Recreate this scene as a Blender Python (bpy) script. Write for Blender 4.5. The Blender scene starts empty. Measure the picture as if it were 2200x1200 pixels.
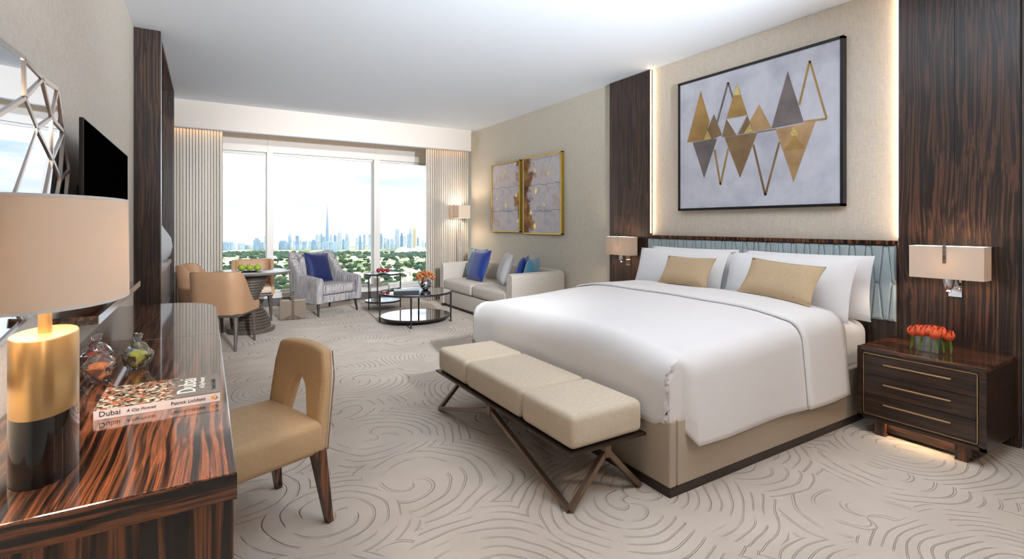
import bpy, bmesh, math, random
from math import sin, cos, pi, radians, sqrt, atan2
from mathutils import Vector, Matrix
random.seed(7)
SC = bpy.context.scene
COL = SC.collection
# ------------------------------------------------------------------ camera
F, PX, HY, H = 1075.0, 1100.0, 482.5, 1.33
ANG = atan2(657.0, 1075.0)
cd = bpy.data.cameras.new('camera'); cam = bpy.data.objects.new('camera', cd); COL.objects.link(cam)
cd.sensor_width = 36.0; cd.lens = F/2200*36; cd.shift_y = -(600-HY)/2200; cd.clip_end = 6000; cd.clip_start = 0.05
cam.location = (0, 0, H); cam.rotation_euler = (pi/2, 0, -ANG)
SC.camera = cam
SN, CS = sin(ANG), cos(ANG)
def onX(x, y, X):            # where the line of sight of a measured photo point meets the wall plane X
    k = (x-PX)/F; d = X/(SN+k*CS)
    return (d*CS-k*d*SN, H-(y-HY)*d/F)
def onFar(x, y, D):          # same for a distance D straight ahead
    k = (x-PX)/F
    return (D*SN+k*D*CS, D*CS-k*D*SN, H-(y-HY)*D/F)
# ------------------------------------------------------------------ view + world
SC.view_settings.view_transform = 'Standard'; SC.view_settings.look = 'None'
SC.view_settings.gamma = 1.0; SC.view_settings.use_curve_mapping = False
SC.view_settings.exposure = 0.8
SC.cycles.use_denoising = True
SC.cycles.max_bounces = 10; SC.cycles.diffuse_bounces = 6; SC.cycles.glossy_bounces = 4
SC.cycles.transmission_bounces = 8; SC.cycles.transparent_max_bounces = 12
SC.cycles.sample_clamp_indirect = 6.0; SC.cycles.caustics_reflective = False; SC.cycles.caustics_refractive = False
SKY = 2.3
w = bpy.data.worlds.new('sky'); SC.world = w; w.use_nodes = True
nt = w.node_tree; nt.nodes.clear()
def nd(t, typ, **kw):
    n = t.nodes.new(typ)
    for k, v in kw.items():
        if k in n.inputs.keys(): n.inputs[k].default_value = v
        else: setattr(n, k, v)
    return n
def ramp(t, stops, interp='LINEAR'):
    n = t.nodes.new('ShaderNodeValToRGB'); e = n.color_ramp.elements; n.color_ramp.interpolation = interp
    while len(e) < len(stops): e.new(0.5)
    for el, (p, c) in zip(e, stops): el.position = p; el.color = (*c, 1) if len(c) == 3 else c
    return n
tc = nd(nt, 'ShaderNodeTexCoord'); mp = nd(nt, 'ShaderNodeMapping'); mp.inputs['Scale'].default_value = (1.6, 1.6, 8.5)
nz = nd(nt, 'ShaderNodeTexNoise', Scale=2.6, Detail=7.0, Roughness=0.55, Distortion=0.3)
cr = ramp(nt, [(0.40, (0.145, 0.215, 0.27)), (0.48, (0.235, 0.275, 0.30)), (0.56, (0.80, 0.81, 0.82)), (0.66, (0.25, 0.265, 0.28))])
sx = nd(nt, 'ShaderNodeSeparateXYZ'); hz = ramp(nt, [(0.0, (1, 1, 1)), (0.055, (0.85, 0.85, 0.85)), (0.13, (0, 0, 0))])
mx = nd(nt, 'ShaderNodeMix', data_type='RGBA'); mx.inputs[7].default_value = (0.27, 0.282, 0.29, 1)
bg = nd(nt, 'ShaderNodeBackground', Strength=SKY); wo = nd(nt, 'ShaderNodeOutputWorld')
L = nt.links.new
L(tc.outputs['Generated'], mp.inputs[0]); L(mp.outputs[0], nz.inputs['Vector']); L(nz.outputs[0], cr.inputs[0])
L(tc.outputs['Generated'], sx.inputs[0]); L(sx.outputs[2], hz.inputs[0]); L(hz.outputs[0], mx.inputs[0])
L(cr.outputs[0], mx.inputs[6]); L(mx.outputs[2], bg.inputs[0]); L(bg.outputs[0], wo.inputs[0])
def light(name, typ, loc, energy, color=(1, 1, 1), rot=(0, 0, 0), **kw):
    l = bpy.data.lights.new(name, typ); l.energy = energy; l.color = color
    for k, v in kw.items(): setattr(l, k, v)
    o = bpy.data.objects.new(name, l); COL.objects.link(o); o.location = loc; o.rotation_euler = rot
    return o
# daylight on the city comes from behind this building
light('sun', 'SUN', (0, -20, 60), 1.2, (1.0, 0.95, 0.87), (radians(48), 0, radians(25)), angle=0.02)
WARM = (1.0, 0.86, 0.70)
# ------------------------------------------------------------------ materials
MATS = {}
def lin(c): return tuple((v/255/12.92 if v/255 <= 0.04045 else ((v/255+0.055)/1.055)**2.4) for v in c)
def mat(name, rgb=None, rough=0.6, metal=0.0, bump=None, var=None, coat=0.0, sheen=0.0, spec=0.5, emit=None, weave=None, trans=0.0, ior=1.45):
    """rgb is sRGB 0..255. bump=(scale,strength,dist) noise relief; var=(scale,amount) colour variation; weave=scale fine cloth relief"""
    if name in MATS: return MATS[name]
    m = bpy.data.materials.new(name); m.use_nodes = True; t = m.node_tree; b = t.nodes['Principled BSDF']; MATS[name] = m
    c = (*lin(rgb), 1)
    b.inputs['Base Color'].default_value = c; b.inputs['Roughness'].default_value = rough; b.inputs['Metallic'].default_value = metal
    b.inputs['Coat Weight'].default_value = coat; b.inputs['Coat Roughness'].default_value = 0.06
    b.inputs['Sheen Weight'].default_value = sheen; b.inputs['Specular IOR Level'].default_value = spec
    b.inputs['Transmission Weight'].default_value = trans; b.inputs['IOR'].default_value = ior
    if emit: b.inputs['Emission Color'].default_value = (*lin(emit[0]), 1); b.inputs['Emission Strength'].default_value = emit[1]
    l = t.links.new; co = nd(t, 'ShaderNodeTexCoord')
    if var:
        n = nd(t, 'ShaderNodeTexNoise', Scale=var[0], Detail=4.0); l(co.outputs['Object'], n.inputs['Vector'])
        h = nd(t, 'ShaderNodeHueSaturation'); mr = nd(t, 'ShaderNodeMapRange')
        mr.inputs['To Min'].default_value = 1-var[1]; mr.inputs['To Max'].default_value = 1+var[1]
        mr.inputs['From Min'].default_value = 0.3; mr.inputs['From Max'].default_value = 0.7
        l(n.outputs[0], mr.inputs[0]); l(mr.outputs[0], h.inputs['Value']); h.inputs['Color'].default_value = c
        l(h.outputs[0], b.inputs['Base Color'])
    prev = None
    if bump:
        n = nd(t, 'ShaderNodeTexNoise', Scale=bump[0], Detail=5.0); l(co.outputs['Object'], n.inputs['Vector'])
        bp = nd(t, 'ShaderNodeBump', Strength=bump[1], Distance=bump[2]); l(n.outputs[0], bp.inputs['Height']); prev = bp
        l(bp.outputs[0], b.inputs['Normal'])
    if weave:
        for ax in (0, 1, 2):
            pass
        m1 = nd(t, 'ShaderNodeMapping'); m1.inputs['Scale'].default_value = (weave*0.12, weave*0.12, weave)
        m2 = nd(t, 'ShaderNodeMapping'); m2.inputs['Scale'].default_value = (weave, weave, weave*0.12)
        n1 = nd(t, 'ShaderNodeTexNoise', Scale=1.0, Detail=2.0); n2 = nd(t, 'ShaderNodeTexNoise', Scale=1.0, Detail=2.0)
        l(co.outputs['Object'], m1.inputs[0]); l(co.outputs['Object'], m2.inputs[0]); l(m1.outputs[0], n1.inputs['Vector']); l(m2.outputs[0], n2.inputs['Vector'])
        ad = nd(t, 'ShaderNodeMath', operation='ADD'); l(n1.outputs[0], ad.inputs[0]); l(n2.outputs[0], ad.inputs[1])
        h = nd(t, 'ShaderNodeHueSaturation'); mr = nd(t, 'ShaderNodeMapRange')
        mr.inputs['From Min'].default_value = 0.7; mr.inputs['From Max'].default_value = 1.3
        mr.inputs['To Min'].default_value = 0.90; mr.inputs['To Max'].default_value = 1.08
        l(ad.outputs[0], mr.inputs[0]); l(mr.outputs[0], h.inputs['Value']); h.inputs['Color'].default_value = c
        l(h.outputs[0], b.inputs['Base Color'])
        bp = nd(t, 'ShaderNodeBump', Strength=0.25, Distance=0.002); l(ad.outputs[0], bp.inputs['Height'])
        if prev: l(prev.outputs[0], bp.inputs['Normal'])
        l(bp.outputs[0], b.inputs['Normal'])
    return m
def wood(name, across=0, along=2, rough=0.25, coat=0.3, dens=34.0, light_c=(128, 72, 42), dark_c=(26, 20, 18), bias=0.0):
    """striped ebony veneer: grain runs along one axis"""
    if name in MATS: return MATS[name]
    m = bpy.data.materials.new(name); m.use_nodes = True; t = m.node_tree; b = t.nodes['Principled BSDF']; MATS[name] = m; l = t.links.new
    b.inputs['Roughness'].default_value = rough; b.inputs['Coat Weight'].default_value = coat; b.inputs['Coat Roughness'].default_value = 0.05
    co = nd(t, 'ShaderNodeTexCoord')
    lo = [2.6, 2.6, 2.6]; lo[along] = 0.7
    m1 = nd(t, 'ShaderNodeMapping'); m1.inputs['Scale'].default_value = lo
    n1 = nd(t, 'ShaderNodeTexNoise', Scale=1.3, Detail=1.5); l(co.outputs['Object'], m1.inputs[0]); l(m1.outputs[0], n1.inputs['Vector'])
    sb = nd(t, 'ShaderNodeVectorMath', operation='SUBTRACT'); sb.inputs[1].default_value = (0.5, 0.5, 0.5); l(n1.outputs['Color'], sb.inputs[0])
    ml = nd(t, 'ShaderNodeVectorMath', operation='SCALE'); ml.inputs['Scale'].default_value = 0.11; l(sb.outputs[0], ml.inputs[0])
    ad = nd(t, 'ShaderNodeVectorMath', operation='ADD'); l(co.outputs['Object'], ad.inputs[0]); l(ml.outputs[0], ad.inputs[1])
    sc = [dens*1.5, dens*1.5, dens*1.5]; sc[along] = 0.8
    m2 = nd(t, 'ShaderNodeMapping'); m2.inputs['Scale'].default_value = sc; l(ad.outputs[0], m2.inputs[0])
    n2 = nd(t, 'ShaderNodeTexNoise', Scale=1.0, Detail=3.0, Roughness=0.6); l(m2.outputs[0], n2.inputs['Vector'])
    mid = tuple((a*0.45+d*0.55) for a, d in zip(light_c, dark_c))
    r = ramp(t, [(0.42+bias, lin(dark_c)), (0.50+bias, lin(mid)), (0.57+bias, lin(light_c)), (0.68+bias, lin(mid))]); l(n2.outputs[0], r.inputs[0])
    l(r.outputs[0], b.inputs['Base Color'])
    return m
def glass_thin(name, tint=(1, 1, 1), gloss=1.0, white=0.0):
    if name in MATS: return MATS[name]
    m = bpy.data.materials.new(name); m.use_nodes = True; t = m.node_tree; t.nodes.clear(); MATS[name] = m; l = t.links.new
    o = nd(t, 'ShaderNodeOutputMaterial'); mxs = nd(t, 'ShaderNodeMixShader'); tr = nd(t, 'ShaderNodeBsdfTransparent'); tr.inputs[0].default_value = (*tint, 1)
    g = nd(t, 'ShaderNodeBsdfGlossy', Roughness=0.01); fr = nd(t, 'ShaderNodeFresnel', IOR=1.4)
    mu = nd(t, 'ShaderNodeMath', operation='MULTIPLY'); mu.inputs[1].default_value = gloss
    l(fr.outputs[0], mu.inputs[0]); l(mu.outputs[0], mxs.inputs[0]); l(g.outputs[0], mxs.inputs[2]); l(mxs.outputs[0], o.inputs[0])
    if white:
        m2 = nd(t, 'ShaderNodeMixShader'); m2.inputs[0].default_value = white; df = nd(t, 'ShaderNodeBsdfDiffuse'); df.inputs[0].default_value = (0.95, 0.96, 0.97, 1)
        l(tr.outputs[0], m2.inputs[1]); l(df.outputs[0], m2.inputs[2]); l(m2.outputs[0], mxs.inputs[1])
    else: l(tr.outputs[0], mxs.inputs[1])
    return m
def shade_mat(name, rgb):
    if name in MATS: return MATS[name]
    m = bpy.data.materials.new(name); m.use_nodes = True; t = m.node_tree; t.nodes.clear(); MATS[name] = m; l = t.links.new
    o = nd(t, 'ShaderNodeOutputMaterial'); ms = nd(t, 'ShaderNodeMixShader'); ms.inputs[0].default_value = 0.10
    d = nd(t, 'ShaderNodeBsdfDiffuse'); tr = nd(t, 'ShaderNodeBsdfTranslucent'); c = (*lin(rgb), 1)
    d.inputs[0].default_value = c; tr.inputs[0].default_value = c
    l(d.outputs[0], ms.inputs[1]); l(tr.outputs[0], ms.inputs[2]); l(ms.outputs[0], o.inputs[0])
    return m
def emit_mat(name, rgb, s):
    if name in MATS: return MATS[name]
    m = bpy.data.materials.new(name); m.use_nodes = True; t = m.node_tree; t.nodes.clear(); MATS[name] = m
    o = nd(t, 'ShaderNodeOutputMaterial'); e = nd(t, 'ShaderNodeEmission', Strength=s); e.inputs[0].default_value = (*rgb, 1); t.links.new(e.outputs[0], o.inputs[0])
    return m
# ------------------------------------------------------------------ geometry helpers
class B:
    """collects shapes into one bmesh"""
    def __init__(s): s.bm = bmesh.new()
    def box(s, x0, x1, y0, y1, z0, z1, bev=0.0, seg=2):
        r = bmesh.ops.create_cube(s.bm, size=1.0); vs = r['verts']
        for v in vs: v.co = Vector(((x0+x1)/2+v.co.x*(x1-x0), (y0+y1)/2+v.co.y*(y1-y0), (z0+z1)/2+v.co.z*(z1-z0)))
        if bev > 0:
            es = list({e for v in vs for e in v.link_edges})
            bmesh.ops.bevel(s.bm, geom=es, offset=bev, segments=seg, profile=0.5, affect='EDGES', clamp_overlap=True)
        return s
    def rings(s, rings, cap=True, closed=True):
        vr = [[s.bm.verts.new(p) for p in r] for r in rings]; n = len(rings[0])
        for a, b2 in zip(vr, vr[1:]):
            for i in range(n if closed else n-1):
                j = (i+1) % n
                try: s.bm.faces.new((a[i], a[j], b2[j], b2[i]))
                except ValueError: pass
        if cap and closed:
            for r, rev in ((vr[0], True), (vr[-1], False)):
                try: s.bm.faces.new(r[::-1] if rev else r)
                except ValueError: pass
        return s
    def lathe(s, prof, seg=24, c=(0, 0, 0), sx=1, sy=1, cap=True):
        return s.rings([[(c[0]+r*sx*cos(2*pi*i/seg), c[1]+r*sy*sin(2*pi*i/seg), c[2]+z) for i in range(seg)] for r, z in prof], cap)
    def tube(s, pts, r, seg=8, cap=True, sq=False):
        pts = [Vector(p) for p in pts]; rings = []
        rr = r if isinstance(r, (list, tuple)) else [r]*len(pts)
        for i, p in enumerate(pts):
            d = (pts[min(i+1, len(pts)-1)]-pts[max(i-1, 0)]).normalized()
            up = Vector((0, 0, 1)) if abs(d.z) < 0.95 else Vector((0, 1, 0))
            a = d.cross(up).normalized(); b2 = d.cross(a).normalized()
            if sq: rings.append([p+(a*ca+b2*cb)*rr[i] for ca, cb in ((-1, -1), (1, -1), (1, 1), (-1, 1))])
            else: rings.append([p+(a*cos(2*pi*k/seg)+b2*sin(2*pi*k/seg))*rr[i] for k in range(seg)])
        return s.rings(rings, cap)
    def bar(s, p0, p1, w, h, up=(0, 0, 1)):
        p0, p1 = Vector(p0), Vector(p1); d = (p1-p0).normalized(); up = Vector(up)
        a = d.cross(up).normalized(); b2 = a.cross(d).normalized()
        return s.rings([[p+a*ca*w/2+b2*cb*h/2 for ca, cb in ((-1, -1), (1, -1), (1, 1), (-1, 1))] for p in (p0, p1)])
    def prism(s, poly, f0, f1):
        """poly 2D points; f0,f1 map (u,v)->3D for the two ends"""
        a = [s.bm.verts.new(f0(u, v)) for u, v in poly]; b2 = [s.bm.verts.new(f1(u, v)) for u, v in poly]; n = len(poly)
        s.bm.faces.new(a[::-1]); s.bm.faces.new(b2)
        for i in range(n): s.bm.faces.new((a[i], a[(i+1) % n], b2[(i+1) % n], b2[i]))
        return s
    def grid(s, fn, nu, nv):
        v = [[s.bm.verts.new(fn(i/nu, j/nv)) for j in range(nv+1)] for i in range(nu+1)]
        for i in range(nu):
            for j in range(nv): s.bm.faces.new((v[i][j], v[i+1][j], v[i+1][j+1], v[i][j+1]))
        return s
    def pillow(s, wd, ht, th, n=14, pinch=0.07, y0=0.0, sag=0.0):
        for sd in (-1, 1):
            def fn(a, b2):
                u, v = 2*a-1, 2*b2-1
                t = ((1-abs(u)**3.2)*(1-abs(v)**3.2))
                x = wd/2*u*(1-pinch*(1-v*v)*u*u); z = ht/2*v*(1-pinch*(1-u*u)*v*v)
                t = max(t, 0)**0.55
                return (x, y0+sd*th/2*t*(1+sag*(0.3-v)*0.5), ht/2+z)
            s.grid(fn, n, n)
        bmesh.ops.remove_doubles(s.bm, verts=s.bm.verts[:], dist=0.0006)
        return s
    def blob(s, c, r, sub=2, sx=1, sy=1, sz=1, jit=0.0):
        q = bmesh.ops.create_icosphere(s.bm, subdivisions=sub, radius=1.0)
        for v in q['verts']:
            k = 1+random.uniform(-jit, jit)
            v.co = Vector((c[0]+v.co.x*r*sx*k, c[1]+v.co.y*r*sy*k, c[2]+v.co.z*r*sz*k))
        return s
def setp(o, label=None, cat=None, group=None, kind=None):
    if label: o['label'] = label
    if cat: o['category'] = cat
    if group: o['group'] = group
    if kind: o['kind'] = kind
    return o
def obj(name, b, m, parent=None, loc=(0, 0, 0), rot=(0, 0, 0), smooth=False, label=None, cat=None, group=None, kind=None):
    me = bpy.data.meshes.new(name)
    bmesh.ops.recalc_face_normals(b.bm, faces=b.bm.faces[:])
    b.bm.to_mesh(me); b.bm.free()
    for mm in (m if isinstance(m, (list, tuple)) else [m]): me.materials.append(mm)
    if smooth:
        me.shade_smooth()
        try: me.set_sharp_from_angle(angle=radians(38))
        except Exception: pass
    o = bpy.data.objects.new(name, me); COL.objects.link(o)
    o.location = loc; o.rotation_euler = rot
    if parent: o.parent = parent
    return setp(o, label, cat, group, kind)
def thing(name, label, cat, loc=(0, 0, 0), rz=0.0, group=None, kind=None):
    o = bpy.data.objects.new(name, None); COL.objects.link(o); o.empty_display_size = 0.05
    o.location = loc; o.rotation_euler = (0, 0, rz)
    return setp(o, label, cat, group, kind)
def dup(root, loc, rot=None, label=None, scale=None):
    r = root.copy(); COL.objects.link(r); r.location = loc
    if rot is not None: r.rotation_euler = rot
    if scale: r.scale = scale
    if label: r['label'] = label
    for ch in list(root.children):
        c = ch.copy(); COL.objects.link(c); c.parent = r
        for g in list(ch.children):
            e = g.copy(); COL.objects.link(e); e.parent = c
    return r
def text(name, body, size, m, parent, loc, rot, align='LEFT', ext=0.0003, shear=0.0):
    cu = bpy.data.curves.new(name, 'FONT'); cu.body = body; cu.size = size; cu.align_x = align; cu.extrude = ext; cu.shear = shear
    cu.resolution_u = 3
    tmp = bpy.data.objects.new(name, cu); COL.objects.link(tmp); bpy.context.view_layer.update()
    me = bpy.data.meshes.new_from_object(tmp.evaluated_get(bpy.context.evaluated_depsgraph_get())); bpy.data.objects.remove(tmp); bpy.data.curves.remove(cu)
    me.materials.clear(); me.materials.append(m); o = bpy.data.objects.new(name, me); COL.objects.link(o); o.location = loc; o.rotation_euler = rot; o.parent = parent
    return o
# common materials
M_ceil = mat('ceiling_paint', (238, 244, 252), 0.9)
M_linen_wall = mat('linen_wallcovering', (214, 207, 192), 0.85, weave=160)
M_niche_wall = mat('linen_niche', (214, 203, 188), 0.85, weave=160)
M_left_wall = mat('linen_left', (222, 214, 203), 0.85, weave=160)
M_pelmet = mat('pelmet_board', (224, 213, 203), 0.7)
M_white = mat('white_paint', (226, 222, 217), 0.5)
M_bb = mat('dark_baseboard', (92, 88, 88), 0.45)
M_wood_v = wood('ebony_vertical', 0, 2)
M_wood_vp = wood('ebony_panel', 0, 2, rough=0.35, coat=0.15, dens=54, light_c=(88, 60, 46), dark_c=(32, 26, 25), bias=0.02)
M_wood_y = wood('ebony_along_y', 0, 1, rough=0.14, coat=0.6, dens=30)
M_wood_yd = wood('ebony_along_y_drawer', 0, 1, rough=0.3, coat=0.2, light_c=(70, 44, 32), dark_c=(24, 19, 17))
M_wood_x = wood('ebony_along_x', 1, 0, rough=0.25, coat=0.3)
M_chrome = mat('chrome', (225, 225, 230), 0.06, 1.0)
M_alu = mat('aluminium_trim', (215, 215, 220), 0.25, 1.0)
M_bronze = mat('dark_bronze', (74, 62, 54), 0.35, 0.8)
M_bronze_l = mat('satin_bronze', (128, 106, 88), 0.38, 0.75)
M_dark_wood = mat('dark_stained_wood', (54, 42, 38), 0.4, var=(8, 0.15))
M_grey_wood = mat('grey_brown_wood', (92, 82, 74), 0.4, var=(10, 0.12))
# ================================================================== THE SETTING
XL, XR, YB, YW, ZC = -0.53, 4.17, -2.2, 9.05, 3.024
# carpet with carved swirls
def carpet():
    m = bpy.data.materials.new('carved_carpet'); m.use_nodes = True; t = m.node_tree; b = t.nodes['Principled BSDF']; l = t.links.new
    b.inputs['Roughness'].default_value = 0.95; b.inputs['Specular IOR Level'].default_value = 0.1; b.inputs['Sheen Weight'].default_value = 0.15
    co = nd(t, 'ShaderNodeTexCoord')
    n0 = nd(t, 'ShaderNodeTexNoise', Scale=1.6, Detail=2.0); l(co.outputs['Object'], n0.inputs['Vector'])
    s0 = nd(t, 'ShaderNodeVectorMath', operation='SUBTRACT'); s0.inputs[1].default_value = (0.5, 0.5, 0.5); l(n0.outputs['Color'], s0.inputs[0])
    s1 = nd(t, 'ShaderNodeVectorMath', operation='SCALE'); s1.inputs['Scale'].default_value = 0.22; l(s0.outputs[0], s1.inputs[0])
    a0 = nd(t, 'ShaderNodeVectorMath', operation='ADD'); l(co.outputs['Object'], a0.inputs[0]); l(s1.outputs[0], a0.inputs[1])
    fl = nd(t, 'ShaderNodeVectorMath', operation='MULTIPLY'); fl.inputs[1].default_value = (1, 1, 0); l(a0.outputs[0], fl.inputs[0])
    vo = nd(t, 'ShaderNodeTexVoronoi', Scale=1.3, Randomness=0.85); l(fl.outputs[0], vo.inputs['Vector'])
    de = nd(t, 'ShaderNodeVectorMath', operation='SUBTRACT'); l(fl.outputs[0], de.inputs[0]); l(vo.outputs['Position'], de.inputs[1])
    ln = nd(t, 'ShaderNodeVectorMath', operation='LENGTH'); l(de.outputs[0], ln.inputs[0])
    sp = nd(t, 'ShaderNodeSeparateXYZ'); l(de.outputs[0], sp.inputs[0])
    at = nd(t, 'ShaderNodeMath', operation='ARCTAN2'); l(sp.outputs[1], at.inputs[0]); l(sp.outputs[0], at.inputs[1])
    m1 = nd(t, 'ShaderNodeMath', operation='MULTIPLY'); m1.inputs[1].default_value = 3.0; l(at.outputs[0], m1.inputs[0])
    m2 = nd(t, 'ShaderNodeMath', operation='MULTIPLY'); m2.inputs[1].default_value = 150.0; l(ln.outputs['Value'], m2.inputs[0])
    ad = nd(t, 'ShaderNodeMath', operation='ADD'); l(m1.outputs[0], ad.inputs[0]); l(m2.outputs[0], ad.inputs[1])
    sn = nd(t, 'ShaderNodeMath', operation='SINE'); l(ad.outputs[0], sn.inputs[0])
    gr = nd(t, 'ShaderNodeMapRange', interpolation_type='SMOOTHSTEP'); gr.inputs['From Min'].default_value = 0.80; gr.inputs['From Max'].default_value = 1.0
    l(sn.outputs[0], gr.inputs[0])
    nm = nd(t, 'ShaderNodeTexNoise', Scale=4.5, Detail=1.0); l(co.outputs['Object'], nm.inputs['Vector'])
    mk = nd(t, 'ShaderNodeMapRange'); mk.inputs['From Min'].default_value = 0.40; mk.inputs['From Max'].default_value = 0.50; l(nm.outputs[0], mk.inputs[0])
    gm = nd(t, 'ShaderNodeMath', operation='MULTIPLY'); l(gr.outputs[0], gm.inputs[0]); l(mk.outputs[0], gm.inputs[1])
    pile = nd(t, 'ShaderNodeTexNoise', Scale=420.0, Detail=2.0); l(co.outputs['Object'], pile.inputs['Vector'])
    pm = nd(t, 'ShaderNodeMath', operation='MULTIPLY'); pm.inputs[1].default_value = 0.16; l(pile.outputs[0], pm.inputs[0])
    hh = nd(t, 'ShaderNodeMath', operation='SUBTRACT'); l(pm.outputs[0], hh.inputs[0]); l(gm.outputs[0], hh.inputs[1])
    bp = nd(t, 'ShaderNodeBump', Strength=1.0, Distance=0.011); l(hh.outputs[0], bp.inputs['Height']); l(bp.outputs[0], b.inputs['Normal'])
    nv = nd(t, 'ShaderNodeTexNoise', Scale=2.2, Detail=3.0); l(co.outputs['Object'], nv.inputs['Vector'])
    rp = ramp(t, [(0.3, lin((196, 182, 168))), (0.7, lin((212, 199, 186)))]); l(nv.outputs[0], rp.inputs[0]); l(rp.outputs[0], b.inputs['Base Color'])
    return m
M_carpet = carpet()
obj('floor', B().box(XL-0.5, XR+0.1, YB, YW+0.3, -0.12, 0.0), M_carpet, kind='structure')
obj('ceiling', B().box(XL-0.6, XR+0.2, YB-0.1, YW+0.4, ZC, ZC+0.15), M_ceil, kind='structure')
obj('wall_right', B().box(XR, XR+0.15, YB, YW+0.3, 0, ZC), M_linen_wall, kind='structure')
obj('wall_left', B().box(XL-0.12, XL, YB, 5.34, 0, ZC), M_left_wall, kind='structure')
obj('wall_left_far', B().box(XL-0.12, XL, 7.52, YW+0.3, 0, ZC), M_left_wall, kind='structure')
obj('wall_back', B().box(XL-0.5, XR+0.15, YB-0.12, YB, 0, ZC), M_left_wall, kind='structure')
# window wall: sill, head panels, mullions, panes
win = thing('window_1', 'wide window of three panes between white mullions', 'window', (0, YW, 0), kind='structure')
SILL, HEAD = 0.215, 2.51
obj('sill', B().box(XL, XR, -0.05, 0.25, 0.13, SILL, 0.006), M_white, win)
obj('head_board', B().box(XL, XR, 0.0, 0.22, HEAD, ZC), M_white, win)
xm = [(-0.53, -0.40), (0.842, 0.939), (2.593, 2.704), (4.07, 4.17)]
for a, b2 in xm:
    obj('mullion', B().box(a, b2, -0.02, 0.20, SILL, HEAD, 0.004), M_white, win)
    if 0 < a < 4: obj('head_joint', B().box((a+b2)/2-0.03, (a+b2)/2+0.03, -0.014, 0.0, HEAD, ZC), M_white, win)
M_glass = glass_thin('window_glass', (0.985, 0.995, 1.0), 0.6)
for (a0, a), (b2, b3) in zip(xm, xm[1:]):
    obj('pane', B().box(a, b2, 0.10, 0.11, SILL, HEAD), M_glass, win)
    for z0, z1 in ((SILL, SILL+0.035), (HEAD-0.035, HEAD)):
        obj('pane_bead', B().box(a, b2, 0.075, 0.135, z0, z1), M_white, win)
obj('baseboard_window', B().box(XL, XR, YW-0.035, YW+0.2, 0.0, 0.13, 0.004), M_bb, kind='structure')
obj('wall_window_skirt', B().box(XL-0.4, XR+0.1, YW+0.2, YW+0.3, -0.1, SILL), M_white, kind='structure')
# pelmet with its light strip
pel = thing('curtain_pelmet', 'beige boxed pelmet board across the top of the window', 'pelmet', (0, 8.05, 2.64))
obj('board', B().box(-0.53, 4.06, 0, 0.07, 0.012, ZC-2.64-0.001, 0.002), M_pelmet, pel)
obj('lower_trim', B().box(-0.53, 4.06, -0.003, 0.075, 0.0, 0.012), mat('grey_trim', (176, 178, 184), 0.4), pel)
obj('light_strip', B().box(-0.5, 4.03, 0.075, 0.09, 0.07, 0.085), emit_mat('strip_warm', (1.0, 0.62, 0.30), 5.0), pel)
# curtains
def curtain(name, x0, x1, npl, label):
    def fn(a, b2):
        x = x0+(x1-x0)*a; ph = a*npl*2*pi
        return (x+0.010*sin(ph*2+1.3), 8.235+0.042*sin(ph)+0.008*sin(3*ph+a*9)*(1-b2*0.5), 0.012+(2.78-0.012)*b2)
    b = B().grid(fn, npl*10, 6)
    o = obj(name, b, mat('curtain_cloth', (220, 213, 203), 0.9, weave=260), smooth=True, label=label, cat='curtain', group='window curtains')
    md = o.modifiers.new('thick', 'SOLIDIFY'); md.thickness = 0.006
    return o
curtain('curtain', -0.50, 0.186, 19, 'grey-beige pleated curtain hanging beside the dark wood pier')
curtain('curtain', 3.284, 4.08, 19, 'grey-beige pleated curtain hanging behind the floor lamp and sofa')
# ---- right wall panels, niche, headboard
def wall_panel(y0, y1, label):
    p = thing('wall_panel', label, 'wall panel', (XR, (y0+y1)/2, 0), kind='structure')
    n = 1 if y1-y0 > 1.5 else 2
    w2 = (y1-y0)/n
    for i in range(n):
        a = y0-(y0+y1)/2+i*w2
        obj('veneer_leaf', B().box(-0.042, -0.001, a+0.0006, a+w2-0.0006, 0.0, ZC-0.006, 0.0015), M_wood_vp, p)
    return p
YN0, YN1 = 1.577, 3.868     # niche
wall_panel(YN1, 4.51, 'dark striped veneer panel between the sofa wall and the bed niche')
wall_panel(0.962, YN0, 'tall dark striped veneer panel behind the nightstand')
wall_panel(-2.19, 0.950, 'dark striped veneer panel at the right edge of the picture')
obj('wall_niche', B().box(XR-0.004, XR-0.0005, YN0, YN1, 1.219, ZC-0.002), M_niche_wall, kind='structure')
# light strips in the niche sides and top
led = emit_mat('niche_led', (1.0, 0.76, 0.50), 13.0)
nl = thing('niche_light', 'warm light strips down both sides of the niche above the bed', 'light strip', (XR-0.012, YN1, 1.22))
obj('strip', B().box(-0.026, -0.016, -0.006, -0.0005, 0.02, 1.79), led, nl)
obj('strip', B().box(-0.026, -0.016, YN0-YN1+0.0005, YN0-YN1+0.006, 0.02, 1.79), led, nl)
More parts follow.
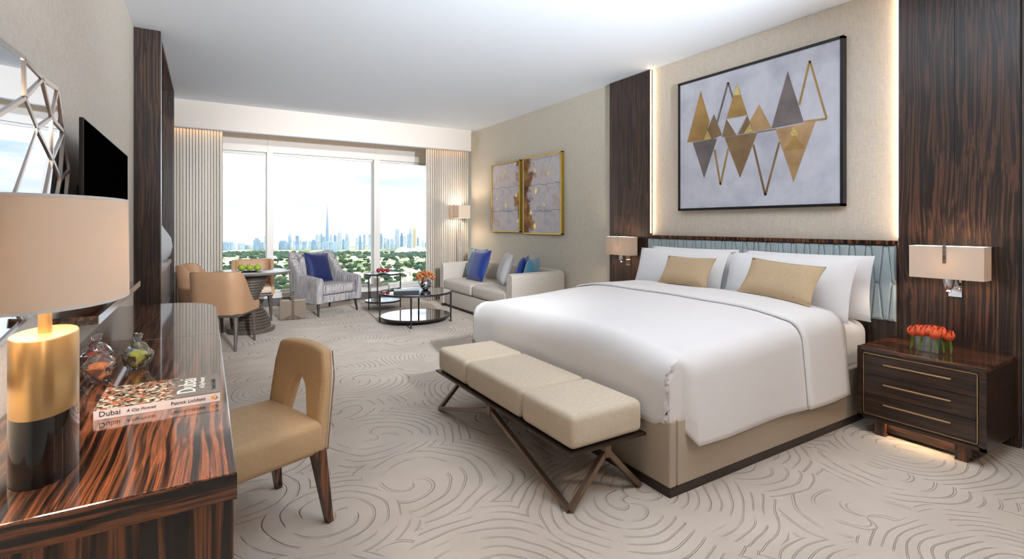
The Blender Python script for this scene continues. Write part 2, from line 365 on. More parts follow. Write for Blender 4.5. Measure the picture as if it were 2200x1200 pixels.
# headboard
hb = thing('headboard', 'pale blue-grey leather headboard of faceted padded panels under a dark wood rail', 'headboard', (XR-0.042, (YN0+YN1)/2, 0))
hy0, hy1 = YN0-(YN0+YN1)/2+0.006, YN1-(YN0+YN1)/2-0.006
obj('backing', B().box(-0.012, 0.0, hy0-0.004, hy1+0.004, 0.03, 1.19), M_wood_vp, hb)
obj('top_rail', B().box(-0.05, 0.0, hy0-0.004, hy1+0.004, 1.189, 1.219, 0.002), M_wood_v, hb)
M_leather = mat('blue_grey_leather', (170, 184, 187), 0.38, bump=(900, 0.06, 0.001), var=(3, 0.06))
nH = 21; per = (hy1-hy0)/nH; zt, zm, zb = 1.186, 0.918, 0.652
def pad(poly):
    cy = sum(p[0] for p in poly)/len(poly); cz = sum(p[1] for p in poly)/len(poly)
    b = B()
    def shr(k, x): return [(x, cy+(p[0]-cy)*k if abs(k-1) > 1e-6 else p[0], cz+(p[1]-cz)*k2(k)) for p in poly]
    def k2(k): return 1-(1-k)*0.35
    b.rings([shr(0.985, -0.012), shr(0.985, -0.026), shr(0.88, -0.036), shr(0.6, -0.041)], cap=True)
    return obj('padded_panel', b, M_leather, hb, smooth=False)
na, wa = per*0.14, per*0.39      # half widths of narrow and wide
for i in range(nH):
    c = hy0+per*(i+0.5)
    pad([(c-na, zt), (c-wa, zm), (c-na, zb), (c+na, zb), (c+wa, zm), (c+na, zt)])
    if i < nH-1:
        e = c+per/2
        pad([(c+na, zt), (c+wa, zm), (c+per-wa, zm), (c+per-na, zt)])
        pad([(c+wa, zm), (c+na, zb), (c+per-na, zb), (c+per-wa, zm)])
for sgn, c in ((-1, hy0), (1, hy1)):
    q = hy0+per*0.5 if sgn < 0 else hy1-per*0.5
    pad([(c, zt), (q+sgn*na, zt), (q+sgn*wa, zm), (c, zm)]); pad([(c, zm), (q+sgn*wa, zm), (q+sgn*na, zb), (c, zb)])
# ---- left pier with open display niche
pier = thing('display_niche', 'tall dark wood display niche unit beside the window', 'niche unit', (XL, 5.34, 0), kind='structure')
obj('near_panel', B().box(-0.45, 0.19, 0.0, 0.06, 0, ZC-0.002), M_wood_vp, pier)
obj('far_panel', B().box(-0.45, 0.19, 2.12, 2.18, 0, ZC-0.002), M_wood_vp, pier)
obj('header', B().box(-0.45, 0.19, 0.06, 2.12, ZC-0.05, ZC-0.002), M_wood_y, pier)
obj('back_panel', B().box(-0.47, -0.45, 0.0, 2.18, 0, ZC-0.002), M_wood_vp, pier)
obj('edge_trim', B().box(0.180, 0.194, 0.052, 0.064, 0, ZC-0.05), M_alu, pier)
M_lacq = mat('pale_lacquer', (196, 194, 196), 0.2, coat=0.5)
cab = thing('niche_cabinet', 'pale lacquered cabinet with white stone top inside the display niche', 'cabinet', (XL, 5.41, 0))
obj('carcass', B().box(-0.44, 0.135, 0.0, 2.04, 0.06, 0.86), M_lacq, cab)
obj('stone_top', B().box(-0.44, 0.165, 0.0, 2.04, 0.865, 0.91, 0.003), mat('white_marble', (228, 226, 226), 0.15, var=(5, 0.06)), cab)
for i in range(4):
    for z0, z1 in ((0.07, 0.45), (0.46, 0.855)):
        d = obj('door', B().box(0.136, 0.155, 0.012+0.507*i, 0.507*(i+1), z0, z1, 0.003), M_lacq, cab)
vz = B().lathe([(0.05, 0), (0.075, 0.01), (0.12, 0.08), (0.14, 0.17), (0.125, 0.27), (0.07, 0.36), (0.035, 0.42), (0.03, 0.43)], 32)
obj('ceramic_vase', vz, mat('grey_white_ceramic', (205, 208, 212), 0.35, bump=(260, 0.5, 0.002)), loc=(-0.47, 6.98, 0.91), smooth=True, label='grey-white textured teardrop vase standing in the display niche', cat='vase')
light('niche_downlight', 'SPOT', (-0.46, 7.25, 2.96), 10, WARM, (0, 0, 0), spot_size=radians(75), spot_blend=0.6, shadow_soft_size=0.03)
# ================================================================== ADDED LIGHTS BEHIND THE CAMERA
def added_spot(x, y, aim, e, col, ang, label):
    """unseen spot with fixture, added behind the camera to brighten the room"""
    o = thing('added_spotlight', label, 'spotlight', (x, y, ZC))
    d = (Vector(aim)-Vector((x, y, ZC-0.16))).normalized()
    obj('mount', B().lathe([(0.05, -0.03), (0.05, -0.001)], 20), M_alu, o, smooth=True)
    obj('stem', B().tube([(0, 0, -0.03), (0, 0, -0.13)], 0.01, 8), M_alu, o)
    c = Vector((0, 0, -0.16)); obj('head', B().tube([c-d*0.10, c+d*0.02], 0.07, 20), M_alu, o, smooth=True)
    obj('lens', B().tube([c+d*0.021, c+d*0.024], 0.062, 20), emit_mat('lens_glow', (1, 0.95, 0.9), 4.0), o)
    light('added_spot_light', 'SPOT', Vector((x, y, ZC-0.16))+d*0.05, e, col, d.to_track_quat('-Z', 'Y').to_euler(), spot_size=radians(ang), spot_blend=0.9, shadow_soft_size=0.12)
added_spot(2.9, -1.2, (2.2, 3.0, 0.4), 60, (1.0, 0.78, 0.58), 110, 'unseen warm spotlight added behind the camera on the right')
added_spot(1.2, -1.6, (1.9, 7.6, 0.9), 1700, (0.92, 0.96, 1.0), 36, 'unseen fill spotlight added behind the camera, aimed at the window')
# unseen standing lamp added behind the camera to bounce light off the ceiling
ul = thing('added_uplighter', 'unseen standing lamp added behind the camera for bounce light', 'floor lamp', (2.2, -1.5, 0))
obj('base', B().lathe([(0.16, 0.0), (0.16, 0.02), (0.02, 0.03)], 32), M_alu, ul, smooth=True)
obj('pole', B().tube([(0, 0, 0.03), (0, 0, 1.75)], 0.014, 12), M_alu, ul, smooth=True)
obj('bowl', B().lathe([(0.02, 1.74), (0.12, 1.78), (0.17, 1.85), (0.165, 1.85), (0.11, 1.79), (0.01, 1.76)], 32), M_alu, ul, smooth=True)
light('added_uplighter_light', 'SPOT', (2.2, -1.48, 1.87), 2300, (0.86, 0.93, 1.0), Vector((-0.05, 0.93, 0.32)).to_track_quat('-Z', 'Y').to_euler(), spot_size=radians(64), spot_blend=1.0, shadow_soft_size=0.15)
# ================================================================== BED
bed = thing('bed', 'large bed with beige leather base dressed in white linen', 'bed', (1.92, 2.735, 0))
M_base = mat('beige_leather', (172, 156, 138), 0.42, bump=(700, 0.05, 0.001))
HW = 1.065
obj('plinth', B().box(0.004, 2.15, -HW+0.004, HW-0.004, 0, 0.045), M_dark_wood, bed)
obj('foot_panel', B().box(0.0, 0.05, -HW+0.001, HW-0.001, 0.046, 0.37, 0.010, 3), M_base, bed)
for s in (-1, 1):
    obj('side_panel', B().box(0.052, 2.15, min(s*HW, s*(HW-0.05)), max(s*HW, s*(HW-0.05)), 0.046, 0.37, 0.010, 3), M_base, bed)
M_linen = mat('white_linen', (232, 228, 226), 0.8, sheen=0.1, bump=(5, 0.10, 0.01))
M_linen2 = mat('white_sheet', (236, 233, 231), 0.75, bump=(9, 0.08, 0.01))
obj('mattress', B().box(0.055, 2.145, -HW+0.055, HW-0.055, 0.30, 0.648, 0.085, 5), M_linen2, bed, smooth=True)
def duvet(x0, x1, hem, lift, nX, nY, foot=True):
    """cloth over a rounded box: rolls over both sides, and over the foot end where it is tucked into the base"""
    r = 0.15; rh = 0.10; yE = HW+0.006+lift; arc = r*pi/2
    def roll(d):            # d = distance past the start of the roll -> (outward, drop)
        if d <= 0: return 0.0, 0.0
        if d < arc: return rh*sin(d/r), r*(1-cos(d/r))
        return rh, r+(d-arc)
    top_at = lambda x: 0.705+0.075*min(1, max(0, x/1.2))+lift
    half = yE-rh; dmax = (0.78-hem-r)+arc; tot = 2*(half+dmax); fmax = (0.705-0.330-r)+arc
    def fn(a, b2):
        q = -tot/2+tot*b2; sy = 1 if q > 0 else -1; dy = max(0.0, abs(q)-half); fr_h = dy/dmax
        L = (x1-rh)+fmax if foot else (x1-x0)
        p = x1-L*(1-a); dx = max(0.0, rh-p) if foot else 0.0
        dy = fr_h*(arc+(top_at(max(p, rh))-r-hem))
        d = (dx**4+dy**4)**0.25
        o, g = roll(d)
        if dx > 0 and dy > 0: ln_ = sqrt(dx*dx+dy*dy); ux, uy = dx/ln_, dy/ln_; m_ = max(ux, uy); ux, uy = ux/m_, uy/m_
        else: ux, uy = (1.0 if dx > 0 else 0.0), (1.0 if dy > 0 else 0.0)
        x = (rh-o*ux+0.012) if dx > 0 else max(p, rh+0.012 if foot else p)
        y = sy*(min(abs(q), half)+o*uy)
        crown = 0.05*max(0.0, 1-min(1, (half-min(abs(q), half))/(0.5*half)))**2
        z = top_at(x)-crown*(1-min(1, g/0.3))-g
        if dy > arc and dx <= 0: y += sy*0.03*min(1, (dy-arc)/0.4)*(1.0+0.35*sin(x*6.0))
        if foot:
            k = max(0.0, min(1.0, (0.15-x)/0.05)); yc = max(-HW+0.030, min(HW-0.030, y)); tp = top_at(x)
            wq = dy/(dx+dy) if dy > 0 else 0.0; zt2 = tp-(tp-z)*(1-wq*(1-(tp-0.340)/(tp-hem))); y = y*(1-k)+yc*k; z = z*(1-k)+max(zt2, 0.330)*k
        z = max(z, hem+0.004*sin(x*9))
        z += 0.006*sin(x*5+y*3)*sin(y*4.2-x*2)*max(0.0, 1-g/0.12)
        return (x, y, z)
    return B().grid(fn, nX, nY)
dv = obj('duvet', duvet(0.0, 1.36, 0.235, 0.0, 60, 110), M_linen, bed, smooth=True)
fb = obj('turned_back_sheet', duvet(1.12, 1.60, 0.240, 0.018, 9, 110, False), M_linen2, bed, smooth=True)
for o in (dv, fb):
    md = o.modifiers.new('thick', 'SOLIDIFY'); md.thickness = 0.014; md.offset = 1
def bed_pillow(name, w_, h_, t_, loc, yaw, tilt, m, label, grp, flange=0.0, pinch=0.05):
    o = thing(name, label, 'pillow', loc, group=grp); o.rotation_euler = (-tilt, 0, yaw)
    obj('cushion', B().pillow(w_-2*flange, h_-2*flange, t_, 18, pinch), m, o, loc=(0, 0, flange), smooth=True)
    if flange:
        pts = []
        b = B()
        def fr(u, v, k): return (w_/2*u*k, 0.0, h_/2+h_/2*v*k)
        o1 = [(-1, -1), (1, -1), (1, 1), (-1, 1)]
        kx = (w_-2*flange)/w_*0.97; kz = (h_-2*flange)/h_*0.97
        outer = [(w_/2*u, -0.003, h_/2+h_/2*v) for u, v in o1]; inner = [(w_/2*u*kx, -0.003, h_/2+h_/2*v*kz) for u, v in o1]
        outer2 = [(x, 0.003, z) for x, y, z in outer]; inner2 = [(x, 0.003, z) for x, y, z in inner]
        b.rings([inner, outer, outer2, inner2, inner], cap=False)
        obj('flange', b, m, o)
    return o
W90 = -pi/2
M_pil = mat('pillow_cotton', (238, 237, 238), 0.75, bump=(6, 0.12, 0.01))
bed_pillow('bed_pillow', 1.00, 0.46, 0.15, (3.93, 3.20, 0.655), W90, radians(7), M_pil, 'white back pillow against the headboard on the window side', 'white bed pillows', 0.0, 0.04)
bed_pillow('bed_pillow', 1.00, 0.46, 0.15, (3.93, 2.16, 0.655), W90, radians(7), M_pil, 'white back pillow against the headboard beside the nightstand', 'white bed pillows', 0.0, 0.04)
bed_pillow('bed_pillow', 1.00, 0.46, 0.18, (3.69, 3.20, 0.662), W90+0.02, radians(19), M_pil, 'white front pillow behind the small gold cushion on the window side', 'white bed pillows', 0.0, 0.04)
bed_pillow('bed_pillow', 1.00, 0.46, 0.18, (3.69, 2.19, 0.662), W90-0.02, radians(19), M_pil, 'white front pillow behind the large tilted gold cushion', 'white bed pillows', 0.0, 0.04)
M_gold = mat('gold_linen', (190, 165, 132), 0.7, weave=300)
def scatter(name, w_, h_, t_, loc, yaw, tilt, roll, m, label, grp, pipe=None):
    o = thing(name, label, 'cushion', loc, group=grp); o.rotation_euler = (-tilt, roll, yaw)
    obj('cushion', B().pillow(w_, h_, t_, 14, 0.07), m, o, smooth=True)
    pts = []
    for i in range(49):
        q = (i % 48)/12.0; sd = int(q) % 4; f = (q-int(q))*2-1
        u, v = ((f, -1), (1, f), (-f, 1), (-1, -f))[sd]
        pts.append((w_/2*u*(1-0.07*(1-v*v)*u*u), 0, h_/2+h_/2*v*(1-0.07*(1-u*u)*v*v)))
    obj('piping', B().tube(pts, 0.005, 6, cap=False), pipe or m, o, smooth=True)
    return o
scatter('bed_cushion', 0.50, 0.27, 0.13, (3.50, 2.93, 0.81), W90, radians(30), 0, M_gold, 'small gold linen cushion on the window side of the bed', 'gold bed cushions')
scatter('bed_cushion', 0.58, 0.29, 0.13, (3.47, 2.10, 0.805), W90-0.12, radians(30), radians(3), M_gold, 'larger gold linen cushion on the bed nearer the nightstand', 'gold bed cushions')
# ================================================================== BENCH
bn = thing('bench', 'upholstered cream bench on angular bronze legs at the foot of the bed', 'bench', (1.655, 2.585, 0))
PL = 0.285
obj('tray', B().box(-0.24, 0.24, -0.785, 0.785, PL-0.014, PL, 0.002), M_bronze, bn)
M_cream = mat('cream_weave', (206, 190, 168), 0.9, weave=420, bump=(260, 0.25, 0.002))
for y0, y1 in ((-0.775, -0.335), (-0.325, 0.325), (0.335, 0.775)):
    s = obj('seat_cushion', B().box(-0.228, 0.228, y0, y1, PL, PL+0.165, 0.034, 4), M_cream, bn, smooth=True)
for sy_ in (-1, 1):
    for sx_ in (-1, 1):
        obj('leg', B().bar((sx_*0.222, sy_*0.752, 0.010), (0.0, sy_*0.752, PL-0.045), 0.026, 0.024), M_bronze_l, bn)
        obj('leg', B().bar((sx_*0.222, sy_*0.752, 0.010), (sx_*0.222, 0.0, PL-0.045), 0.026, 0.024), M_bronze_l, bn)
    obj('leg_block', B().box(-0.018, 0.018, sy_*0.752-0.018, sy_*0.752+0.018, PL-0.075, PL-0.014), M_bronze_l, bn)
    obj('leg_block', B().box(sy_*0.222-0.018, sy_*0.222+0.018, -0.018, 0.018, PL-0.075, PL-0.014), M_bronze_l, bn)
# ================================================================== NIGHTSTAND
ns = thing('nightstand', 'dark striped wood nightstand with three drawers beside the bed', 'nightstand', (3.60, 1.285, 0))
D_, W_, T_ = 0.515, 0.315, 0.55
obj('body', B().box(0.008, D_, -W_, W_, 0.115, T_-0.022), M_wood_yd, ns)
obj('top', B().box(0.0, D_, -W_, W_, T_-0.022, T_, 0.002), M_wood_y, ns)
obj('side_panel', B().box(0.0, 0.012, -W_, -W_+0.03, 0.095, T_-0.023), M_wood_yd, ns)
obj('side_panel', B().box(0.0, 0.012, W_-0.03, W_, 0.095, T_-0.023), M_wood_yd, ns)
obj('bottom_rail', B().box(0.0, D_-0.02, -W_, W_, 0.095, 0.114), M_wood_yd, ns)
M_brass = mat('brushed_brass', (196, 164, 122), 0.32, 0.9)
fr_ = B(); yy, zz0, zz1 = W_-0.036, 0.128, T_-0.036
for a in ((-yy, yy, zz1-0.004, zz1), (-yy, yy, zz0, zz0+0.004), (-yy, -yy+0.004, zz0, zz1), (yy-0.004, yy, zz0, zz1)): fr_.box(-0.003, 0.01, *a)
obj('brass_inlay', fr_, M_brass, ns)
dh = (zz1-zz0-0.014)/3
for i in range(3):
    z0 = zz0+0.006+dh*i
    d = obj('drawer', B().box(-0.001, 0.02, -yy+0.007, yy-0.007, z0+0.002, z0+dh-0.002, 0.0015), M_wood_yd, ns)
    obj('handle', B().tube([(-0.010, -0.165, z0+dh*0.62), (-0.013, -0.155, z0+dh*0.62), (-0.013, 0.155, z0+dh*0.62), (-0.010, 0.165, z0+dh*0.62)], 0.005, 8), M_brass, d, smooth=True)
for s in (-1, 1):
    obj('foot', B().box(0.03, 0.09, s*0.20-0.03, s*0.20+0.03, 0.0, 0.095), M_wood_v, ns)
    obj('foot', B().box(D_-0.10, D_-0.04, s*0.20-0.03, s*0.20+0.03, 0.0, 0.095), M_wood_v, ns)
obj('plinth_board', B().box(0.07, 0.09, -0.17, 0.17, 0.02, 0.095), M_wood_yd, ns)
obj('under_light', B().box(0.045, 0.055, -0.165, 0.165, 0.088, 0.094), emit_mat('under_led', (1, 0.72, 0.42), 22.0), ns)
# glass vase with tulips
M_clear = mat('clear_glass', (255, 255, 255), 0.0, trans=1.0, ior=1.45)
tv_ = thing('glass_vase', 'square clear glass vase of water on the nightstand', 'vase', (3.80, 1.285, 0.55))
def vs_ring(h_, z): return [(x*h_, y*h_*1.35, z) for x, y in ((-1, -1), (1, -1), (1, 1), (-1, 1))]
obj('glass', B().rings([vs_ring(0.040, 0.002), vs_ring(0.048, 0.10), vs_ring(0.044, 0.10), vs_ring(0.036, 0.010)]), glass_thin('vase_glass', (0.90, 0.94, 0.93), 2.5, 0.22), tv_)
obj('water', B().rings([vs_ring(0.0355, 0.011), vs_ring(0.040, 0.058)]), glass_thin('vase_water', (0.88, 0.95, 0.86), 1.0), tv_)
M_tulip = mat('orange_tulip', (236, 104, 62), 0.5, var=(40, 0.18)); M_stem = mat('tulip_stem', (120, 150, 62), 0.5, var=(30, 0.15))
def tulip_mesh():
    b = B()
    for k in range(6):
        a0 = k*pi/3; inner = 0.85 if k % 2 else 1.0
        def fn(a, b2):
            t = a; wdt = 0.62*sin(pi*min(1, 0.12+t*0.80))**0.8*(1-0.25*t)
            ang = a0+(b2-0.5)*2*wdt*1.15
            r = (0.006+0.016*sin(pi*min(1, t*0.75+0.05)))*inner
            return (r*cos(ang), r*sin(ang), 0.044*t-(0.006*(abs(b2-0.5)*2)**2)*t)
        b.grid(fn, 6, 4)
    return b
tul = None
for i in range(17):
    g = i*2.399; rr = 0.013+0.062*sqrt(i/17); lx, ly = rr*cos(g)*0.9, rr*sin(g)*1.35
    top = Vector((lx, ly, 0.112-rr*0.30+random.uniform(-0.006, 0.006)))
    lean = (ly*3.2, -lx*3.2)
    if tul is None:
        tul = thing('tulip', 'orange tulip in the bunch standing in the glass vase', 'flower', group='tulips on the nightstand')
        bl = obj('bloom', tulip_mesh(), M_tulip, tul, smooth=True); bl.scale = (1.5, 1.5, 1.35)
        obj('stem', B().tube([(0, 0, 0.002), (0.001, 0, -0.04), (0, 0, -0.085)], 0.0036, 6), M_stem, tul, smooth=True)
        lf = B().grid(lambda a, b2: ((b2-0.5)*0.016*sin(pi*(0.1+0.85*a)), 0.006+0.012*a*a, -0.075+0.075*a), 6, 3)
        obj('leaf', lf, M_stem, tul, smooth=True); o = tul
    else: o = dup(tul, (0, 0, 0))
    o.location = (3.80+lx, 1.285+ly, 0.55+top.z); o.rotation_euler = (-lean[0]*1.3*0.5, -lean[1]*1.3*0.5, g)
# ================================================================== SCONCES, PICTURES
M_shade = shade_mat('cream_shade', (226, 208, 188))
def sconce(yc, label):
    o = thing('wall_sconce', label, 'wall lamp', (XR-0.042, yc, 0.99), group='bedside wall lamps')
    def r4(k, z): return [(-0.115+x*0.062*k, y*0.186*k, z) for x, y in ((-1, -1), (1, -1), (1, 1), (-1, 1))]
    sh = B().rings([r4(1, 0.0), r4(1, 0.203), r4(0.985, 0.203), r4(0.985, 0.0), r4(1, 0.0)], cap=False)
    s = obj('shade', sh, M_shade, o)
    obj('shade_trim', B().rings([r4(1.008, 0.199), r4(1.008, 0.205), r4(0.98, 0.205), r4(0.98, 0.199), r4(1.008, 0.199)], cap=False), M_white, s)
    obj('backplate', B().box(-0.012, 0.0, -0.035, 0.035, -0.125, 0.02, 0.002), M_chrome, o)
    obj('arm', B().tube([(-0.012, 0, -0.06), (-0.115, 0, -0.06)], 0.008, 8), M_chrome, o, smooth=True)
    obj('cup', B().lathe([(0.008, -0.088), (0.016, -0.082), (0.010, -0.072), (0.022, -0.06), (0.030, -0.02), (0.032, 0.03)], 16, (-0.115, 0, 0)), M_chrome, o, smooth=True)
    obj('clip', B().box(-0.186, -0.180, -0.009, 0.009, 0.10, 0.222).box(-0.186, -0.11, -0.009, 0.009, 0.218, 0.224), M_chrome, o)
    l = light('sconce_bulb', 'POINT', (XR-0.042-0.115, yc, 1.09), 4.5, WARM, shadow_soft_size=0.05)
sconce(1.262, 'cream box-shaded chrome wall lamp above the nightstand')
sconce(4.19, 'cream box-shaded chrome wall lamp on the panel beyond the bed')
# large picture
pic = thing('framed_picture', 'large black-framed picture of gold and grey triangles above the bed', 'picture', (XR-0.004, 2.70, 1.472))
XP = 4.118
y0p, y1p, zp0, zp1 = 1.925, 3.478, 1.472, 2.766
def canvas_mat(name, c0, c1, sc):
    m = bpy.data.materials.new(name); m.use_nodes = True; t = m.node_tree; b = t.nodes['Principled BSDF']; l = t.links.new; b.inputs['Roughness'].default_value = 0.8
    co = nd(t, 'ShaderNodeTexCoord'); n = nd(t, 'ShaderNodeTexNoise', Scale=sc, Detail=8.0, Roughness=0.6); l(co.outputs['Object'], n.inputs['Vector'])
    r = ramp(t, [(0.32, lin(c0)), (0.55, lin(c1)), (0.72, lin(tuple(v-14 for v in c1)))]); l(n.outputs[0], r.inputs[0]); l(r.outputs[0], b.inputs['Base Color'])
    return m
M_blk = mat('black_frame', (24, 24, 26), 0.35)
fr = B(); ft = 0.022; dx0, dx1 = XP-XR+0.004, 0.0
for a in ((y0p, y1p, zp0, zp0+ft), (y0p, y1p, zp1-ft, zp1), (y0p, y0p+ft, zp0, zp1), (y1p-ft, y1p, zp0, zp1)):
    fr.box(dx0-0.004, dx1, a[0]-2.70, a[1]-2.70, a[2]-zp0, a[3]-zp0)
obj('frame', fr, M_blk, pic)
obj('canvas', B().box(dx0+0.004, dx1, y0p+ft-2.70, y1p-ft-2.70, ft, zp1-zp0-ft), canvas_mat('grey_wash', (176, 178, 192), (206, 208, 218), 2.2), pic)
def artm(name, c): return mat(name, c, 0.45, 0.25, var=(6, 0.22))
A_gold, A_grey, A_brown, A_tan, A_leaf, A_pale = artm('art_gold', (172, 138, 84)), artm('art_grey', (122, 112, 110)), artm('art_brown', (140, 114, 84)), artm('art_tan', (184, 150, 108)), mat('gold_leaf', (226, 204, 130), 0.3, 0.7, var=(60, 0.25)), mat('art_pale', (206, 208, 218), 0.8)
def art(poly, m, lay):
    q = [onX(1440+x/3.0, 60+y/3.0, XP) for x, y in poly]; X = dx0+0.004-0.0012*lay
    b = B().prism([(y-2.70, z-zp0) for y, z in q], lambda u, v: (X, u, v), lambda u, v: (dx0+0.005, u, v))
    obj('triangle', b, m, pic)
def outline(pts, m, wpx, lay):
    for a, c in zip(pts, pts[1:]):
        dxx, dyy = c[0]-a[0], c[1]-a[1]; ln_ = sqrt(dxx*dxx+dyy*dyy); nx, ny = -dyy/ln_*wpx, dxx/ln_*wpx
        art([(a[0]-nx, a[1]-ny), (c[0]-nx, c[1]-ny), (c[0]+nx, c[1]+ny), (a[0]+nx, a[1]+ny)], m, lay)
outline([(300, 612), (372, 350), (430, 545)], A_grey, 6, 1)
outline([(830, 496), (898, 210), (1006, 584), (862, 604)], A_gold, 7, 1)
outline([(284, 784), (322, 1010), (372, 775)], A_gold, 6, 1)
outline([(534, 752), (611, 1078), (702, 735)], A_brown, 7, 1)
outline([(560, 672), (680, 652)], A_brown, 4, 1)
art([(195, 405), (252, 600), (222, 722), (108, 738)], A_gold, 2)
art([(281, 556), (332, 690), (266, 718), (216, 722), (245, 640)], A_brown, 3)
art([(240, 660), (266, 716), (216, 722)], A_leaf, 4)
art([(144, 738), (300, 712), (217, 966)], A_grey, 2)
art([(430, 358), (496, 560), (362, 584)], A_gold, 3)
art([(430, 358), (452, 430), (408, 436)], A_leaf, 4)
art([(362, 586), (424, 690), (330, 704)], A_brown, 2)
art([(496, 562), (534, 668), (436, 686)], A_brown, 2)
art([(514, 618), (534, 668), (474, 680)], A_leaf, 4)
art([(364, 590), (490, 566), (426, 684)], A_pale, 3)
art([(348, 704), (560, 672), (449, 966)], A_brown, 2)
art([(572, 492), (652, 646), (534, 668), (512, 600)], A_tan, 2)
art([(756, 280), (858, 606), (652, 646)], A_grey, 3)
art([(678, 652), (934, 602), (793, 992)], A_tan, 2)
art([(800, 690), (874, 776), (730, 792)], A_gold, 3)
art([(797, 630), (824, 690), (768, 698)], A_leaf, 4)
# twin abstracts
def abstract(y0, y1, z0, z1, label, side, flecks):
    o = thing('framed_painting', label, 'painting', (XR-0.001, (y0+y1)/2, z0), group='pair of gold-framed abstracts')
    yc = (y0+y1)/2; f = 0.014; hgt = z1-z0
    b = B()
    for a in ((y0, y1, 0, f), (y0, y1, hgt-f, hgt), (y0, y0+f, 0, hgt), (y1-f, y1, 0, hgt)): b.box(-0.045, 0.0, a[0]-yc, a[1]-yc, a[2], a[3])
    obj('frame', b, mat('bright_gold_frame', (206, 168, 62), 0.25, 0.9), o)
    m = bpy.data.materials.new('abstract_paint'); m.use_nodes = True; t = m.node_tree; bs = t.nodes['Principled BSDF']; l = t.links.new; bs.inputs['Roughness'].default_value = 0.7
    co = nd(t, 'ShaderNodeTexCoord'); n = nd(t, 'ShaderNodeTexNoise', Scale=4.0, Detail=8.0, Roughness=0.65); l(co.outputs['Object'], n.inputs['Vector'])
    r1 = ramp(t, [(0.3, lin((176, 172, 188))), (0.5, lin((214, 208, 212))), (0.62, lin((204, 186, 176))), (0.72, lin((186, 184, 206)))]); l(n.outputs[0], r1.inputs[0])
    n2 = nd(t, 'ShaderNodeTexNoise', Scale=7.0, Detail=6.0); l(co.outputs['Object'], n2.inputs['Vector'])
    r2 = ramp(t, [(0.3, lin((70, 44, 34))), (0.48, lin((140, 92, 50))), (0.62, lin((176, 132, 76))), (0.75, lin((160, 150, 84)))]); l(n2.outputs[0], r2.inputs[0])
    sp = nd(t, 'ShaderNodeSeparateXYZ'); l(co.outputs['Object'], sp.inputs[0])
    ma = nd(t, 'ShaderNodeMath', operation='MULTIPLY_ADD'); ma.inputs[1].default_value = side[0]; ma.inputs[2].default_value = side[1]; l(sp.outputs[1], ma.inputs[0])
    ns_ = nd(t, 'ShaderNodeMath', operation='MULTIPLY_ADD'); ns_.inputs[1].default_value = 1.1; l(n.outputs[0], ns_.inputs[0]); l(ma.outputs[0], ns_.inputs[2])
    st = nd(t, 'ShaderNodeMapRange'); st.inputs['From Min'].default_value = 0.95; st.inputs['From Max'].default_value = 1.06; l(ns_.outputs[0], st.inputs[0])
    mm = nd(t, 'ShaderNodeMix', data_type='RGBA'); l(st.outputs[0], mm.inputs[0]); l(r1.outputs[0], mm.inputs[6]); l(r2.outputs[0], mm.inputs[7])
    # thin dark broken lines across
    wv = nd(t, 'ShaderNodeMath', operation='MULTIPLY_ADD'); wv.inputs[1].default_value = 0.09; l(n2.outputs[0], wv.inputs[0]); l(sp.outputs[2], wv.inputs[2])
    pp = nd(t, 'ShaderNodeMath', operation='PINGPONG'); pp.inputs[1].default_value = 0.19; l(wv.outputs[0], pp.inputs[0])
    ls = nd(t, 'ShaderNodeMapRange'); ls.inputs['From Min'].default_value = 0.006; ls.inputs['From Max'].default_value = 0.0; l(pp.outputs[0], ls.inputs[0])
    m2 = nd(t, 'ShaderNodeMix', data_type='RGBA'); m2.inputs[7].default_value = (*lin((90, 74, 74)), 1); l(ls.outputs[0], m2.inputs[0]); l(mm.outputs[2], m2.inputs[6])
    l(m2.outputs[2], bs.inputs['Base Color'])
    obj('canvas', B().box(-0.036, 0.0, y0+f-yc, y1-f-yc, f, hgt-f), m, o)
    for (fy, fz, s) in flecks:
        pts = [(fy+s*random.uniform(0.6, 1.2)*cos(k*pi/4), fz+s*random.uniform(0.7, 1.5)*sin(k*pi/4)) for k in range(8)]
        obj('gold_fleck', B().prism(pts, lambda u, v: (-0.0372, u, v), lambda u, v: (-0.035, u, v)), A_leaf, o)
abstract(6.526, 7.41, 1.215, 2.335, 'gold-framed pale abstract painting nearer the window', (-0.85, 0.12), [(0.0, 0.98, 0.03), (-0.33, 0.58, 0.03), (0.28, 0.55, 0.02), (-0.37, 0.17, 0.03), (0.28, 0.38, 0.02), (-0.02, 0.43, 0.035)])
abstract(5.46, 6.42, 1.195, 2.335, 'gold-framed abstract painting with a broad brown streak', (1.0, 0.16), [(0.17, 0.93, 0.035), (0.15, 0.64, 0.04), (0.28, 0.32, 0.03), (0.18, 0.12, 0.04), (-0.16, 0.86, 0.03), (-0.06, 0.42, 0.02)])
